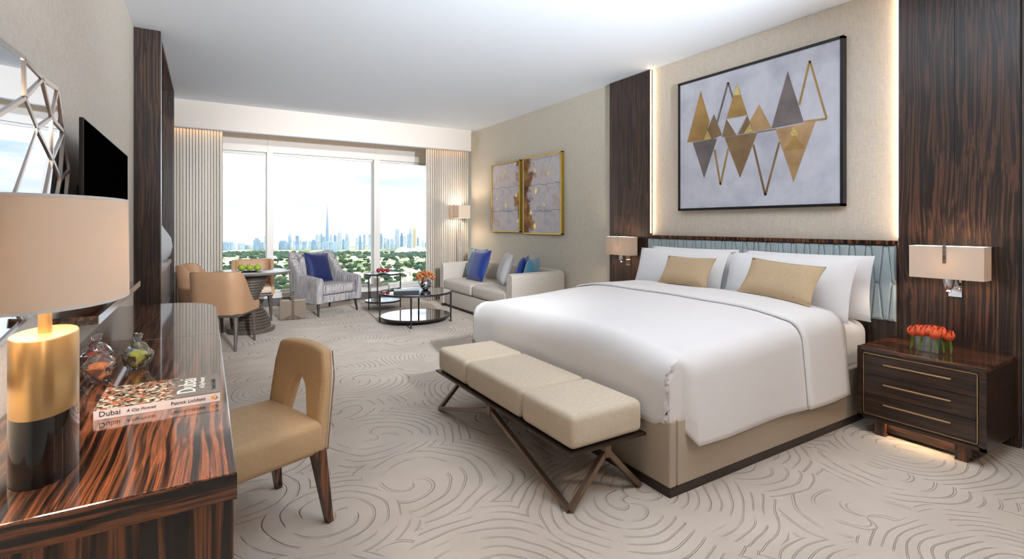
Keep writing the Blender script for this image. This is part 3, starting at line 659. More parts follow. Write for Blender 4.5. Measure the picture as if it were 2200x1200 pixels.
# ================================================================== SOFA GROUP
def path_u(W, D, r, n=8):
    """U in plan: front-left -> back -> front-right; returns (point, outward normal)"""
    pts = []
    for i in range(n+1): pts.append(((-W/2, -D/2+(D-r)*i/n), (-1, 0)))
    for i in range(1, n+1):
        a = pi-pi/2*i/n; pts.append(((-W/2+r+r*cos(a), D/2-r+r*sin(a)), (cos(a), sin(a))))
    for i in range(1, n+1): pts.append(((-W/2+r+(W-2*r)*i/n, D/2), (0, 1)))
    for i in range(1, n+1):
        a = pi/2-pi/2*i/n; pts.append(((W/2-r+r*cos(a), D/2-r+r*sin(a)), (cos(a), sin(a))))
    for i in range(1, n+1): pts.append(((W/2, D/2-r-(D-r)*i/n), (1, 0)))
    return pts
def shell(W, D, r, th, zb, top, lean=0.0, n=8, flare=0.0):
    """upholstered U shell of thickness th with a rounded top edge; top(x,y)->z"""
    pts = path_u(W, D, r, n); rings = []
    for (p, nn) in pts:
        zt_ = top(p[0], p[1]); h_ = zt_-zb; ring = []
        def P_(off, z):
            k = (z-zb); fl = flare*(p[1]+D/2)/D
            return (p[0]+nn[0]*(off+fl*abs(nn[0]))+0, p[1]+nn[1]*off+lean*max(0, k)*max(0, (p[1]+D/2)/D), z)
        q = th/2
        ring = [P_(0, zb), P_(0, zb+h_*0.35), P_(0, zb+h_*0.7), P_(0, zt_-q*0.8), P_(-q*0.3, zt_-q*0.25), P_(-q, zt_), P_(-q*1.7, zt_-q*0.25), P_(-th, zt_-q*0.8), P_(-th, zb+h_*0.7), P_(-th, zb+h_*0.35), P_(-th, zb)]
        rings.append(ring)
    return B().rings(rings, cap=True, closed=True)
M_sofa = mat('oatmeal_linen', (208, 200, 190), 0.9, weave=340)
so = thing('sofa', 'cream linen two-seat sofa under the pair of paintings', 'sofa', (3.72, 6.56, 0), -pi/2)
obj('frame_shell', shell(2.28, 0.82, 0.10, 0.13, 0.05, lambda x, y: 0.70+0.02*(y+0.41)/0.82, 0.05, 8, 0.10), M_sofa, so, smooth=True)
obj('base', B().box(-1.01, 1.01, -0.395, 0.30, 0.05, 0.265, 0.01), M_sofa, so, smooth=True)
for s in (-1, 1):
    x0, x1 = (0.006, 1.005) if s > 0 else (-1.005, -0.006)
    obj('seat_cushion', B().box(x0, x1, -0.415, 0.27, 0.275, 0.455, 0.055, 4), M_sofa, so, smooth=True)
    obj('foot', B().box(s*1.08-0.035, s*1.08+0.035, -0.40, -0.33, 0.0, 0.05), M_dark_wood, so)
    obj('foot', B().box(s*1.08-0.035, s*1.08+0.035, 0.30, 0.37, 0.0, 0.05), M_dark_wood, so)
obj('plinth', B().box(-1.0, 1.0, -0.37, 0.30, 0.02, 0.049), M_dark_wood, so)
M_blue = mat('royal_blue_velvet', (14, 50, 132), 0.55, sheen=0.25); M_teal = mat('teal_velvet', (70, 128, 156), 0.55, sheen=0.5)
M_navy = mat('navy_velvet', (10, 30, 84), 0.55, sheen=0.15); M_stripe = mat('grey_stripe', (196, 194, 194), 0.85, weave=120)
def sc_(sx_, sy_, a, t_, m, label, w_=0.46, z=0.46, roll=0.0):
    # seat coords: sx_ world Y, sy_ world X
    scatter('sofa_cushion', w_, w_, 0.15, (sy_, sx_, z), a, radians(t_), roll, m, label, 'sofa cushions')
sc_(7.38, 3.76, W90+0.12, 16, M_teal, 'teal velvet cushion behind the royal blue one at the window end of the sofa', 0.48, 0.47)
sc_(7.00, 3.58, W90+0.05, 20, M_blue, 'large royal blue velvet cushion at the window end of the sofa', 0.50)
sc_(6.36, 3.68, W90-0.35, 18, M_stripe, 'light grey textured cushion in the middle of the sofa', 0.46, 0.48, 0.08)
sc_(6.00, 3.76, W90-0.75, 16, M_blue, 'royal blue velvet cushion peeking over the near sofa arm', 0.44)
sc_(5.77, 3.78, W90-0.95, 14, M_teal, 'teal velvet cushion nearest the sofa corner', 0.42)
# floor lamp
fl = thing('floor_lamp', 'chrome floor lamp with cream box shade behind the sofa', 'floor lamp', (3.80, 7.98, 0))
obj('base', B().box(-0.12, 0.12, -0.12, 0.12, 0, 0.02, 0.003), M_chrome, fl)
for dy in (-0.035, 0.035): obj('pole', B().tube([(0, dy, 0.02), (0, dy, 1.50)], 0.008, 8), M_chrome, fl, smooth=True)
def r5(k, z): return [(x*0.11*k, y*0.19*k, z) for x, y in ((-1, -1), (1, -1), (1, 1), (-1, 1))]
obj('shade', B().rings([r5(1, 1.445), r5(1, 1.665), r5(0.985, 1.665), r5(0.985, 1.445), r5(1, 1.445)], cap=False), M_shade, fl)
obj('clip', B().box(-0.118, -0.111, -0.012, 0.012, 1.42, 1.69), M_chrome, fl)
light('floor_lamp_bulb', 'POINT', (3.80, 7.98, 1.56), 7.0, WARM, shadow_soft_size=0.06)
# coffee table
M_mirror = mat('smoked_mirror_top', (150, 152, 156), 0.03, 1.0); M_legm = mat('gunmetal', (74, 70, 70), 0.35, 0.8)
def round_table(name, label, loc, R, zt_, zl, legs, lr):
    o = thing(name, label, 'table', loc)
    for nm, z, rr in (('top', zt_, R), ('shelf', zl, R*0.97)):
        obj(nm+'_rim', B().rings([[(rr*k*cos(2*pi*i/48), rr*k*sin(2*pi*i/48), z+dz) for i in range(48)] for k, dz in ((0.985, -0.022), (1.0, -0.022), (1.0, 0.002), (0.975, 0.002), (0.985, -0.022))], cap=False), M_legm, o, smooth=True)
        obj(nm, B().lathe([(rr*0.985, -0.012), (rr*0.985, 0.0)], 48, (0, 0, z)), M_mirror, o)
    for a in legs:
        x, y = R*0.985*cos(a), R*0.985*sin(a)
        obj('leg', B().tube([(x, y, 0.0), (x, y, zt_-0.005)], [lr*0.75, lr], 10), M_legm, o, smooth=True)
    return o
ct = (2.45, 6.55); la = [atan2(y-ct[1], x-ct[0]) for x, y in ((2.028, 6.778), (2.217, 6.092), (2.869, 6.322), (2.68, 7.02))]
round_table('coffee_table', 'round mirrored coffee table with lower shelf in front of the sofa', (*ct, 0), 0.49, 0.42, 0.10, la, 0.014)
round_table('side_table', 'small round two-tier side table between armchair and sofa', (2.42, 7.95, 0), 0.285, 0.555, 0.125, [radians(a) for a in (205, 335, 90)], 0.012)
# silver bowl vase with roses
rv = thing('silver_vase', 'round silver vase of roses on the coffee table', 'vase', (2.62, 6.62, 0.422))
obj('bowl', B().lathe([(0.035, 0), (0.045, 0.004), (0.08, 0.04), (0.088, 0.08), (0.07, 0.125), (0.055, 0.145), (0.06, 0.15)], 32), M_chrome, rv, smooth=True)
M_rose = [mat('rose_%d' % i, c, 0.6, var=(50, 0.2)) for i, c in enumerate(((204, 132, 72), (196, 108, 72), (212, 150, 84)))]
def rose_mesh():
    b = B(); b.blob((0, 0, 0.004), 0.016, 1)
    for k in range(9):
        a0 = k*2.4; R_ = 0.010+0.0016*k
        b.grid(lambda a, b2: ((R_+0.004*a*a)*cos(a0+(b2-0.5)*1.6), (R_+0.004*a*a)*sin(a0+(b2-0.5)*1.6), -0.012+0.030*a-0.002*k*a), 4, 5)
    return b
ros = None
for i in range(34):
    ph = math.acos(1-(i+0.5)/34*0.98); g = i*2.399963; R_ = 0.122
    dr = Vector((sin(ph)*cos(g), sin(ph)*sin(g), cos(ph)*0.78))
    p = Vector((2.62, 6.62, 0.422+0.155))+dr*R_
    if ros is None:
        ros = obj('rose', rose_mesh(), M_rose[0], smooth=True, label='orange rose in the dome of roses on the coffee table', cat='flower', group='roses on the coffee table'); o = ros
    else:
        o = ros.copy(); COL.objects.link(o)
        if i % 3:
            o.data = ros.data.copy(); o.data.materials[0] = M_rose[i % 3]
    o.location = p; o.rotation_euler = (0, ph, g)
# dark book/tray on the coffee table
cb = thing('folio_book', 'large closed black folio lying on the coffee table', 'book', (2.31, 6.52, 0.422), radians(-18))
obj('cover', B().box(-0.17, 0.17, -0.12, 0.12, 0.026, 0.030).box(-0.17, 0.17, -0.12, 0.12, 0.0, 0.004).box(-0.17, -0.165, -0.12, 0.12, 0.0, 0.03), mat('black_cover', (30, 34, 40), 0.3, coat=0.3), cb)
obj('pages', B().box(-0.163, 0.163, -0.115, 0.115, 0.004, 0.026), mat('dark_page_block', (60, 62, 66), 0.8), cb)
# fruit
def fruit(name, c, m, label, grp, r=0.035, sq=0.95):
    o = thing(name, label, 'fruit', c, group=grp)
    obj('flesh', B().lathe([(0.0005, -r*sq), (r*0.5, -r*0.88*sq), (r*0.9, -r*0.45), (r, 0.05*r), (r*0.86, r*0.55*sq), (r*0.45, r*0.9*sq), (r*0.12, r*0.84*sq)], 20, (0, 0, r*sq)), m, o, smooth=True)
    obj('stem', B().tube([(0, 0, r*1.75), (0.002, 0.001, r*2.15)], 0.002, 5), M_dark_wood, o)
M_green = mat('green_apple', (150, 168, 48), 0.35, var=(14, 0.12)); M_red = mat('red_apple', (168, 34, 52), 0.3, var=(14, 0.2))
def plate(name, c, R_, m, label):
    return obj(name, B().lathe([(0.02, 0.0), (R_*0.55, 0.002), (R_, 0.016), (R_, 0.020), (R_*0.55, 0.007), (0.001, 0.006)], 32), m, loc=c, smooth=True, label=label, cat='plate')
TX, TY = 0.48, 7.06
plate('fruit_plate', (TX-0.02, TY-0.06, 0.752), 0.15, mat('black_plate', (40, 38, 36), 0.3), 'shallow dark plate holding green apples on the pedestal table')
for i, (dx, dy, lb) in enumerate(((-0.085, 0.04, 'green apple on the dark plate, the one on the left'), (0.0, -0.01, 'green apple on the dark plate, the middle one'), (0.085, -0.05, 'green apple on the dark plate, the one on the right'))):
    fruit('apple', (TX-0.02+dx, TY-0.06+dy, 0.760), M_green, lb, 'green apples', 0.043)
plate('glass_dish', (2.42, 7.93, 0.557), 0.11, glass_thin('dish_glass', (0.9, 0.95, 0.95), 2.0), 'clear glass dish of red apples on the side table')
for i, (dx, dy, lb) in enumerate(((-0.062, 0.038, 'red apple on the glass dish, the one on the left'), (0.0, 0.0, 'red apple on the glass dish, the middle one'), (0.062, -0.038, 'red apple on the glass dish, the one on the right'))):
    fruit('apple', (2.42+dx, 7.93+dy, 0.566), M_red, lb, 'red apples', 0.036)
# armchair
def stripe_cloth():
    m = bpy.data.materials.new('striped_tweed'); m.use_nodes = True; t = m.node_tree; b = t.nodes['Principled BSDF']; l = t.links.new; b.inputs['Roughness'].default_value = 0.9
    co = nd(t, 'ShaderNodeTexCoord'); mp_ = nd(t, 'ShaderNodeMapping'); mp_.inputs['Scale'].default_value = (75, 75, 3.0); l(co.outputs['Object'], mp_.inputs[0])
    n = nd(t, 'ShaderNodeTexNoise', Scale=1.0, Detail=3.0); l(mp_.outputs[0], n.inputs['Vector'])
    r = ramp(t, [(0.34, lin((98, 92, 96))), (0.46, lin((160, 156, 160))), (0.56, lin((202, 198, 198))), (0.68, lin((140, 124, 118)))]); l(n.outputs[0], r.inputs[0]); l(r.outputs[0], b.inputs['Base Color'])
    return m
M_tweed = stripe_cloth()
ac = thing('armchair', 'grey striped tweed armchair in front of the window', 'armchair', (1.55, 8.07, 0), radians(26))
def ac_top(x, y):
    t = max(0, min(1, (y+0.02)/0.30)); t = t*t*(3-2*t)
    return 0.56+0.03*max(0, min(1, (y+0.36)/0.3))+(0.30+0.04*(abs(x)/0.4)**2)*t
obj('frame_shell', shell(0.80, 0.74, 0.16, 0.11, 0.19, ac_top, 0.12, 8), M_tweed, ac, smooth=True)
obj('base', B().box(-0.30, 0.30, -0.36, 0.27, 0.19, 0.30, 0.01), M_tweed, ac)
obj('seat_cushion', B().box(-0.295, 0.295, -0.385, 0.25, 0.305, 0.45, 0.045, 4), M_tweed, ac, smooth=True)
obj('inner_back', B().box(-0.27, 0.27, 0.20, 0.30, 0.40, 0.84, 0.045, 4), M_tweed, ac, smooth=True)
for sx_ in (-1, 1):
    for sy_ in (-1, 1):
        obj('leg', B().tube([(sx_*0.33, sy_*0.30, 0.195), (sx_*0.35, sy_*0.335, 0.0)], [0.024, 0.013], 8), M_dark_wood, ac, smooth=True)
a_ = radians(26); back = Vector((-sin(a_), cos(a_)))
scatter('armchair_cushion', 0.46, 0.46, 0.14, (1.55+back.x*0.06+0.0, 8.07+back.y*0.06, 0.455), a_+0.10, radians(20), 0.06, M_navy, 'navy blue velvet cushion on the striped armchair', 'armchair cushion', M_blue)
# magazine holder
mg = thing('magazine_holder', 'brown leather magazine holder with strap handle beside the armchair', 'magazine holder', (1.05, 7.68, 0), radians(-8))
M_taupe = mat('taupe_leather', (128, 112, 96), 0.5); M_tan = mat('brown_strap', (96, 78, 66), 0.5)
for s in (-1, 1): obj('side', B().box(-0.17, 0.17, s*0.10-0.006, s*0.10+0.006, 0.02, 0.27, 0.004), M_taupe, mg)
obj('bottom', B().box(-0.17, 0.17, -0.10, 0.10, 0.01, 0.025), M_taupe, mg)
for s in (-1, 1):
    obj('strap', B().box(-0.018, 0.018, s*0.108-0.003, s*0.108+0.003, 0.01, 0.37).bar((0, s*0.108, 0.06), (-0.10, s*0.108, 0.015), 0.004, 0.03).bar((0, s*0.108, 0.06), (0.10, s*0.108, 0.015), 0.004, 0.03), M_tan, mg)
obj('handle', B().box(-0.018, 0.018, -0.111, 0.111, 0.365, 0.373), M_tan, mg)
for i, (dy, c, lb) in enumerate(((-0.05, (90, 84, 82), 'grey magazine standing at the front of the holder'), (0.0, (204, 200, 196), 'pale magazine standing in the middle of the holder'), (0.045, (52, 50, 54), 'dark magazine standing at the back of the holder'))):
    o = obj('magazine', B().box(-0.15, 0.165, -0.008, 0.008, 0.0, 0.235, 0.001), mat('magazine_%d' % i, c, 0.35), loc=(1.05+dy*0.14, 7.68+dy, 0.027), rot=(radians(-7), 0, radians(-8)), label=lb, cat='magazine', group='magazines in the holder')
# ================================================================== DINING CORNER
pt = thing('pedestal_table', 'round dining table on a stacked-disc turned pedestal near the window', 'table', (TX, TY, 0))
obj('top', B().lathe([(0.40, 0.722), (0.445, 0.726), (0.45, 0.735), (0.45, 0.747), (0.445, 0.75), (0.001, 0.75)], 56), mat('grey_table_top', (112, 104, 100), 0.18, coat=0.5, var=(6, 0.08)), pt, smooth=True)
obj('base', B().lathe([(0.262, 0.0), (0.27, 0.008), (0.27, 0.05), (0.255, 0.058)], 48), M_grey_wood, pt, smooth=True)
zc = 0.058
prof = [0.225, 0.222, 0.212, 0.198, 0.18, 0.160, 0.138, 0.118, 0.102, 0.092, 0.092, 0.104, 0.120, 0.138, 0.156, 0.172, 0.186, 0.198, 0.208]
for r_ in prof:
    obj('disc', B().lathe([(r_-0.006, 0), (r_, 0.005), (r_, 0.027), (r_-0.006, 0.032)], 32, (0, 0, zc)), M_grey_wood, pt, smooth=True); zc += 0.035
M_camel = mat('camel_leather', (186, 146, 112), 0.5, bump=(500, 0.08, 0.001)); M_camel_in = mat('cream_seat', (222, 200, 178), 0.55)
def dining_chair(loc, rz, label):
    o = thing('dining_chair', label, 'chair', loc, rz, 'camel dining chairs')
    def top(x, y):
        t = max(0, min(1, (y+0.16)/0.34)); t = t*t*(3-2*t)
        return 0.47+0.365*t
    obj('backrest', shell(0.54, 0.50, 0.14, 0.045, 0.375, top, 0.10, 8), M_camel, o, smooth=True)
    obj('seat', B().box(-0.235, 0.235, -0.265, 0.215, 0.385, 0.475, 0.035, 3), M_camel_in, o, smooth=True)
    obj('seat_frame', B().box(-0.25, 0.25, -0.25, 0.235, 0.345, 0.38, 0.01), M_grey_wood, o, smooth=True)
    for sx2 in (-1, 1):
        obj('leg', B().tube([(sx2*0.215, -0.215, 0.35), (sx2*0.22, -0.225, 0.2), (sx2*0.225, -0.235, 0.0)], [0.026, 0.021, 0.013], 8), M_grey_wood, o, smooth=True)
        obj('leg', B().tube([(sx2*0.205, 0.195, 0.35), (sx2*0.22, 0.225, 0.2), (sx2*0.235, 0.275, 0.0)], [0.028, 0.022, 0.014], 8), M_grey_wood, o, smooth=True)
    return o
dining_chair((0.17, 6.35, 0), radians(154), 'camel leather dining chair with its back to the desk')
dining_chair((0.56, 7.90, 0), radians(-4), 'camel leather dining chair behind the pedestal table facing the room')
dining_chair((0.0, 7.42, 0), radians(75), 'camel leather dining chair beside the curtain, mostly hidden')
# ================================================================== DESK AND THINGS ON IT
dk = thing('desk', 'long glossy striped-veneer desk with rounded far corner along the left wall', 'desk', (-0.235, 1.34, 0))
T0 = 0.75
def desk_poly():
    p = [(-0.293, 0.0), (0.297, 0.0), (0.297, 2.72)]
    for i in range(1, 9):
        a = pi/2*i/8; p.append((0.297-0.30+0.30*cos(a), 2.72+0.42*sin(a)))
    p.append((-0.293, 3.14)); return p
b = B().prism(desk_poly(), lambda u, v: (u, v, T0-0.062), lambda u, v: (u, v, T0))
es = [e for e in b.bm.edges if abs(e.verts[0].co.z-T0) < 1e-6 and abs(e.verts[1].co.z-T0) < 1e-6]
bmesh.ops.bevel(b.bm, geom=es, offset=0.004, segments=2, profile=0.5, affect='EDGES')
obj('top', b, wood('ebony_desk_top', 0, 1, rough=0.10, coat=0.9, dens=44, light_c=(146, 86, 54), dark_c=(34, 25, 22)), dk)
obj('edge_band', B().box(-0.293, 0.2965, -0.0012, 0.0, T0-0.062, T0-0.004), wood('ebony_desk_edge', 1, 0, rough=0.2, coat=0.5, dens=30, light_c=(130, 76, 46)), dk)
obj('seam', B().box(-0.29, 0.294, 1.768, 1.770, T0-0.001, T0+0.0003), M_brass, dk)
obj('end_panel', B().box(-0.28, 0.290, 0.008, 0.05, 0.0, T0-0.063), wood('ebony_desk_end', 0, 2, rough=0.25, coat=0.3, dens=26, light_c=(130, 76, 46)), dk)
obj('end_panel', B().box(-0.28, 0.10, 2.90, 2.94, 0.0, T0-0.063), M_wood_v, dk)
obj('modesty_panel', B().box(-0.285, -0.265, 0.05, 2.90, 0.12, T0-0.063), M_wood_yd, dk)
# wall shelf under the television
sh = thing('wall_shelf', 'slim dark wood wall shelf below the television', 'shelf', (XL, 2.62, 0.924))
obj('board', B().box(0.0, 0.154, 0.0, 1.50, 0.0, 0.036, 0.001), wood('ebony_shelf', 0, 1, rough=0.15, coat=0.6), sh)
obj('front_edge', B().box(0.1545, 0.158, 0.0, 1.50, 0.0, 0.036), M_alu, sh)
# television
tv = thing('television', 'flat black television mounted on the left wall', 'television', (XL, 3.365, 1.02))
obj('body', B().box(0.082, 0.098, -0.675, 0.675, 0.0, 0.755, 0.003), mat('black_plastic', (14, 14, 15), 0.4), tv)
obj('screen', B().box(0.0975, 0.0995, -0.668, 0.668, 0.010, 0.748), mat('black_screen', (3, 3, 4), 0.6, spec=0.0), tv)
obj('bracket', B().box(0.004, 0.082, -0.25, 0.25, 0.15, 0.5), M_bronze, tv)
# faceted mirror
mi = thing('faceted_mirror', 'large faceted silver mirror of angular panes on the left wall', 'mirror', (XL, 1.95, 0.95)); mi.rotation_euler = (0, 0.05, 0)
XM = XL+0.020
nodes = {'n1': (6.7, 118), 'n2': (15, 205), 'n3': (51.7, 163.3), 'n4': (88.3, 186.7), 'n5': (78.3, 248.3), 'n6': (46.7, 271.7), 'n7': (108.3, 280), 'n8': (86.7, 340), 'n9': (126.7, 363.3), 'n10': (108.3, 383.3)}
YZ = {k: onX(x, y, XM) for k, (x, y) in nodes.items()}
YZ.update({'b1': (2.66, 1.30), 'b2': (2.47, 1.33), 'b3': (2.30, 1.30), 'c1': (2.52, 1.06), 'c2': (2.20, 1.02), 'a0': (1.52, 1.80), 'a1': (1.28, 1.62), 'a2': (1.20, 1.28), 'a3': (1.36, 1.02), 'a4': (1.78, 0.96), 'm1': (1.62, 1.52), 'm2': (1.88, 1.22), 'm3': (1.56, 1.20)})
faces_ = [('n1', 'n3', 'n2'), ('n3', 'n5', 'n6', 'n2'), ('n3', 'n4', 'n5'), ('n4', 'n7', 'n5'), ('n5', 'n8', 'n6'), ('n5', 'n7', 'n8'), ('n7', 'n9', 'n10'), ('n7', 'n10', 'n8'), ('n9', 'b1', 'b2', 'n10'), ('n10', 'b2', 'b3', 'n8'), ('b1', 'c1', 'b2'), ('b2', 'c1', 'c2', 'b3'), ('n8', 'b3', 'm2', 'n6'), ('b3', 'c2', 'm2'), ('n6', 'm2', 'm1', 'n2'), ('n2', 'm1', 'a0', 'n1'), ('a0', 'm1', 'a1'), ('a1', 'm1', 'm3', 'a2'), ('m1', 'm2', 'm3'), ('m3', 'm2', 'a4', 'a3'), ('m2', 'c2', 'a4'), ('a2', 'm3', 'a3')]
M_mir = mat('mirror_glass', (225, 235, 245), 0.02, 1.0); M_silver = mat('silver_bar', (196, 188, 184), 0.22, 0.9)
oY, oZ = 1.95, 0.95
seen = set()
for fc in faces_:
    pts = [YZ[k] for k in fc]; cy = sum(p[0] for p in pts)/len(pts); cz = sum(p[1] for p in pts)/len(pts)
    ty, tz = random.uniform(-0.012, 0.012), random.uniform(-0.012, 0.012)
    pl = [((p[0]-cy)*0.99+cy, (p[1]-cz)*0.99+cz) for p in pts]
    f0 = lambda u, v: (0.002, u-oY, v-oZ); f1 = lambda u, v: (XM-XL+(u-cy)*ty+(v-cz)*tz, u-oY, v-oZ)
    obj('mirror_pane', B().prism(pl, f0, f1), M_mir, mi)
    for k in range(len(fc)):
        e = tuple(sorted((fc[k], fc[(k+1) % len(fc)])))
        if e not in seen:
            seen.add(e); p, q = YZ[e[0]], YZ[e[1]]
            obj('bar', B().bar((0.016, p[0]-oY, p[1]-oZ), (0.016, q[0]-oY, q[1]-oZ), 0.013, 0.018, up=(1, 0, 0)), M_silver, mi)
# table lamp
LX, LY = -0.326, 1.59
lp = thing('table_lamp', 'large oval table lamp with brass and black marble base on the desk', 'table lamp', (LX, LY, T0))
def oval(ax, ay, z, seg=56): return [(ax*cos(2*pi*i/seg), ay*sin(2*pi*i/seg), z) for i in range(seg)]
def ov(b, prof): return b.rings([oval(ax, ay, z) for ax, ay, z in prof])
M_lb = mat('lamp_brass', (200, 164, 112), 0.3, 0.85, bump=(3, 0.0, 0.001)); M_bm = mat('black_marble', (16, 16, 18), 0.12, coat=0.5, var=(4, 0.4))
ax, ay = 0.060, 0.110
obj('marble_base', ov(B(), [(ax, ay, 0.001), (ax, ay, 0.150)]), M_bm, lp, smooth=True)
obj('brass_body', ov(B(), [(ax, ay, 0.1502), (ax, ay, 0.322), (ax-0.002, ay-0.002, 0.325)]), M_lb, lp, smooth=True)
obj('stem', B().tube([(0, 0, 0.325), (0, 0, 0.45)], 0.013, 16), M_lb, lp, smooth=True)
sx2, sy2 = 0.158, 0.26
obj('shade', B().rings([oval(sx2*k, sy2*k, z) for k, z in ((1, 0.405), (0.985, 0.640), (0.975, 0.640), (0.99, 0.405), (1, 0.405))], cap=False), M_shade, lp, smooth=True)
for z, k in ((0.405, 1.0), (0.640, 0.985)):
    obj('shade_rim', B().rings([oval(sx2*k*q, sy2*k*q, z+dz) for q, dz in ((1.003, -0.003), (1.003, 0.003), (0.985, 0.003), (0.985, -0.003), (1.003, -0.003))], cap=False), M_white, lp, smooth=True)
light('table_lamp_bulb', 'POINT', (LX, LY, T0+0.53), 16.0, WARM, shadow_soft_size=0.08)
# crystal candy jars
M_cry = glass_thin('crystal', (0.995, 0.995, 0.995), 1.5, 0.05)
def jar(loc, s, rz, m, label):
    o = thing('candy_jar', label, 'jar', loc, rz, 'crystal candy jars'); o.scale = (s, s, s)
    def star(rings, seg=10):
        return B().rings([[(r*(1.0 if (i+k) % 2 else 0.86)*cos(2*pi*i/seg), r*(1.0 if (i+k) % 2 else 0.86)*sin(2*pi*i/seg), z) for i in range(seg)] for k, (r, z) in enumerate(rings)])
    obj('bowl', star([(0.030, 0.0), (0.046, 0.025), (0.060, 0.062), (0.052, 0.062), (0.040, 0.028), (0.026, 0.008)]), M_cry, o)
    obj('candies', star([(0.025, 0.010), (0.038, 0.028), (0.049, 0.052), (0.036, 0.066), (0.012, 0.074)]), m, o)
    ld = obj('lid', star([(0.055, 0.063), (0.046, 0.082), (0.026, 0.104), (0.010, 0.112), (0.016, 0.122), (0.021, 0.140), (0.010, 0.146)]), M_cry, o)
jar((-0.335, 2.36, T0+0.0005), 1.0, 0.2, mat('orange_sweets', (214, 120, 44), 0.4, var=(60, 0.3)), 'crystal candy jar of orange sweets nearest the lamp')
jar((-0.235, 2.50, T0+0.0005), 1.0, 0.9, mat('green_sweets', (176, 178, 52), 0.4, var=(60, 0.3)), 'crystal candy jar of yellow-green sweets')
jar((-0.375, 2.58, T0+0.0005), 1.0, 0.5, mat('red_sweets', (206, 60, 62), 0.4, var=(60, 0.3)), 'crystal candy jar of red sweets behind the others')
# book
bk = thing('hardcover_book', 'thick photo book with a city collage cover lying on the desk', 'book', (-0.123, 2.03, T0+0.0005))
def collage():
    m = bpy.data.materials.new('collage_cover'); m.use_nodes = True; t = m.node_tree; b = t.nodes['Principled BSDF']; l = t.links.new; b.inputs['Roughness'].default_value = 0.2
    co = nd(t, 'ShaderNodeTexCoord'); v = nd(t, 'ShaderNodeTexVoronoi', Scale=95.0); l(co.outputs['Object'], v.inputs['Vector'])
    s = nd(t, 'ShaderNodeSeparateColor'); l(v.outputs['Color'], s.inputs[0])
    r = ramp(t, [(0.0, lin((60, 52, 50))), (0.25, lin((150, 132, 112))), (0.45, lin((206, 192, 172))), (0.6, lin((120, 100, 84))), (0.78, lin((196, 110, 72))), (0.92, lin((226, 216, 200)))], 'CONSTANT'); l(s.outputs[0], r.inputs[0])
    sp = nd(t, 'ShaderNodeSeparateXYZ'); l(co.outputs['Object'], sp.inputs[0])
    g = nd(t, 'ShaderNodeMapRange'); g.inputs['From Min'].default_value = 0.005; g.inputs['From Max'].default_value = 0.05; l(sp.outputs[0], g.inputs[0])
    mx_ = nd(t, 'ShaderNodeMix', data_type='RGBA'); mx_.inputs[7].default_value = (*lin((104, 100, 98)), 1); l(g.outputs[0], mx_.inputs[0]); l(r.outputs[0], mx_.inputs[6]); l(mx_.outputs[2], b.inputs['Base Color'])
    return m
M_spine = mat('white_spine', (214, 208, 214), 0.3)
bw, bh, bt = 0.162, 0.122, 0.031
obj('cover_board', B().box(-bw, bw, -bh, bh, bt-0.003, bt), collage(), bk)
obj('back_board', B().box(-bw, bw, -bh, bh, 0, 0.003), M_spine, bk)
obj('spine', B().box(-bw, bw, -bh, -bh+0.003, 0.003, bt-0.003), M_spine, bk)
obj('pages', B().box(-bw+0.004, bw-0.004, -bh+0.003, bh-0.004, 0.003, bt-0.003), mat('page_block', (236, 232, 226), 0.8), bk)
M_ink = mat('black_ink', (28, 24, 26), 0.5); M_wink = mat('white_ink', (240, 238, 232), 0.5)
RX = (pi/2, 0, 0)
text('spine_title', 'Dubai', 0.022, M_ink, bk, (-bw+0.012, -bh-0.0004, 0.009), RX)
text('spine_subtitle', 'A City Portrait', 0.012, M_ink, bk, (-bw+0.078, -bh-0.0004, 0.011), RX, shear=0.3)
text('spine_author', 'Patrick Lichfield', 0.0145, M_ink, bk, (0.028, -bh-0.0004, 0.010), RX)
obj('spine_emblem', B().lathe([(0.0055, 0), (0.0055, 0.0006)], 16), mat('orange_dot', (232, 150, 40), 0.5), bk, loc=(0.142, -bh-0.0001, 0.015), rot=RX)
obj('spine_chevron', B().bar((0.148, -bh-0.0004, 0.022), (0.155, -bh-0.0004, 0.015), 0.001, 0.0018, (0, 1, 0)).bar((0.155, -bh-0.0004, 0.015), (0.148, -bh-0.0004, 0.008), 0.001, 0.0018, (0, 1, 0)), M_ink, bk)
text('cover_title', 'Dubai', 0.075, M_wink, bk, (0.093, -0.085, bt+0.0002), (0, 0, pi/2))
text('cover_subtitle', 'A City Portrait', 0.022, M_wink, bk, (0.118, -0.050, bt+0.0002), (0, 0, pi/2), shear=0.3)
text('cover_author', 'Patrick Lichfield', 0.020, M_ink, bk, (0.150, -0.085, bt+0.0002), (0, 0, pi/2))
# ================================================================== DESK CHAIR
M_tan_cl = mat('tan_tweed', (192, 160, 122), 0.9, weave=520, bump=(420, 0.3, 0.002))
dc = thing('desk_chair', 'tan tweed chair with a keyhole back drawn up to the desk', 'chair', (0.180, 2.485, 0), radians(-70)); dc.scale = (1.08, 1, 1)
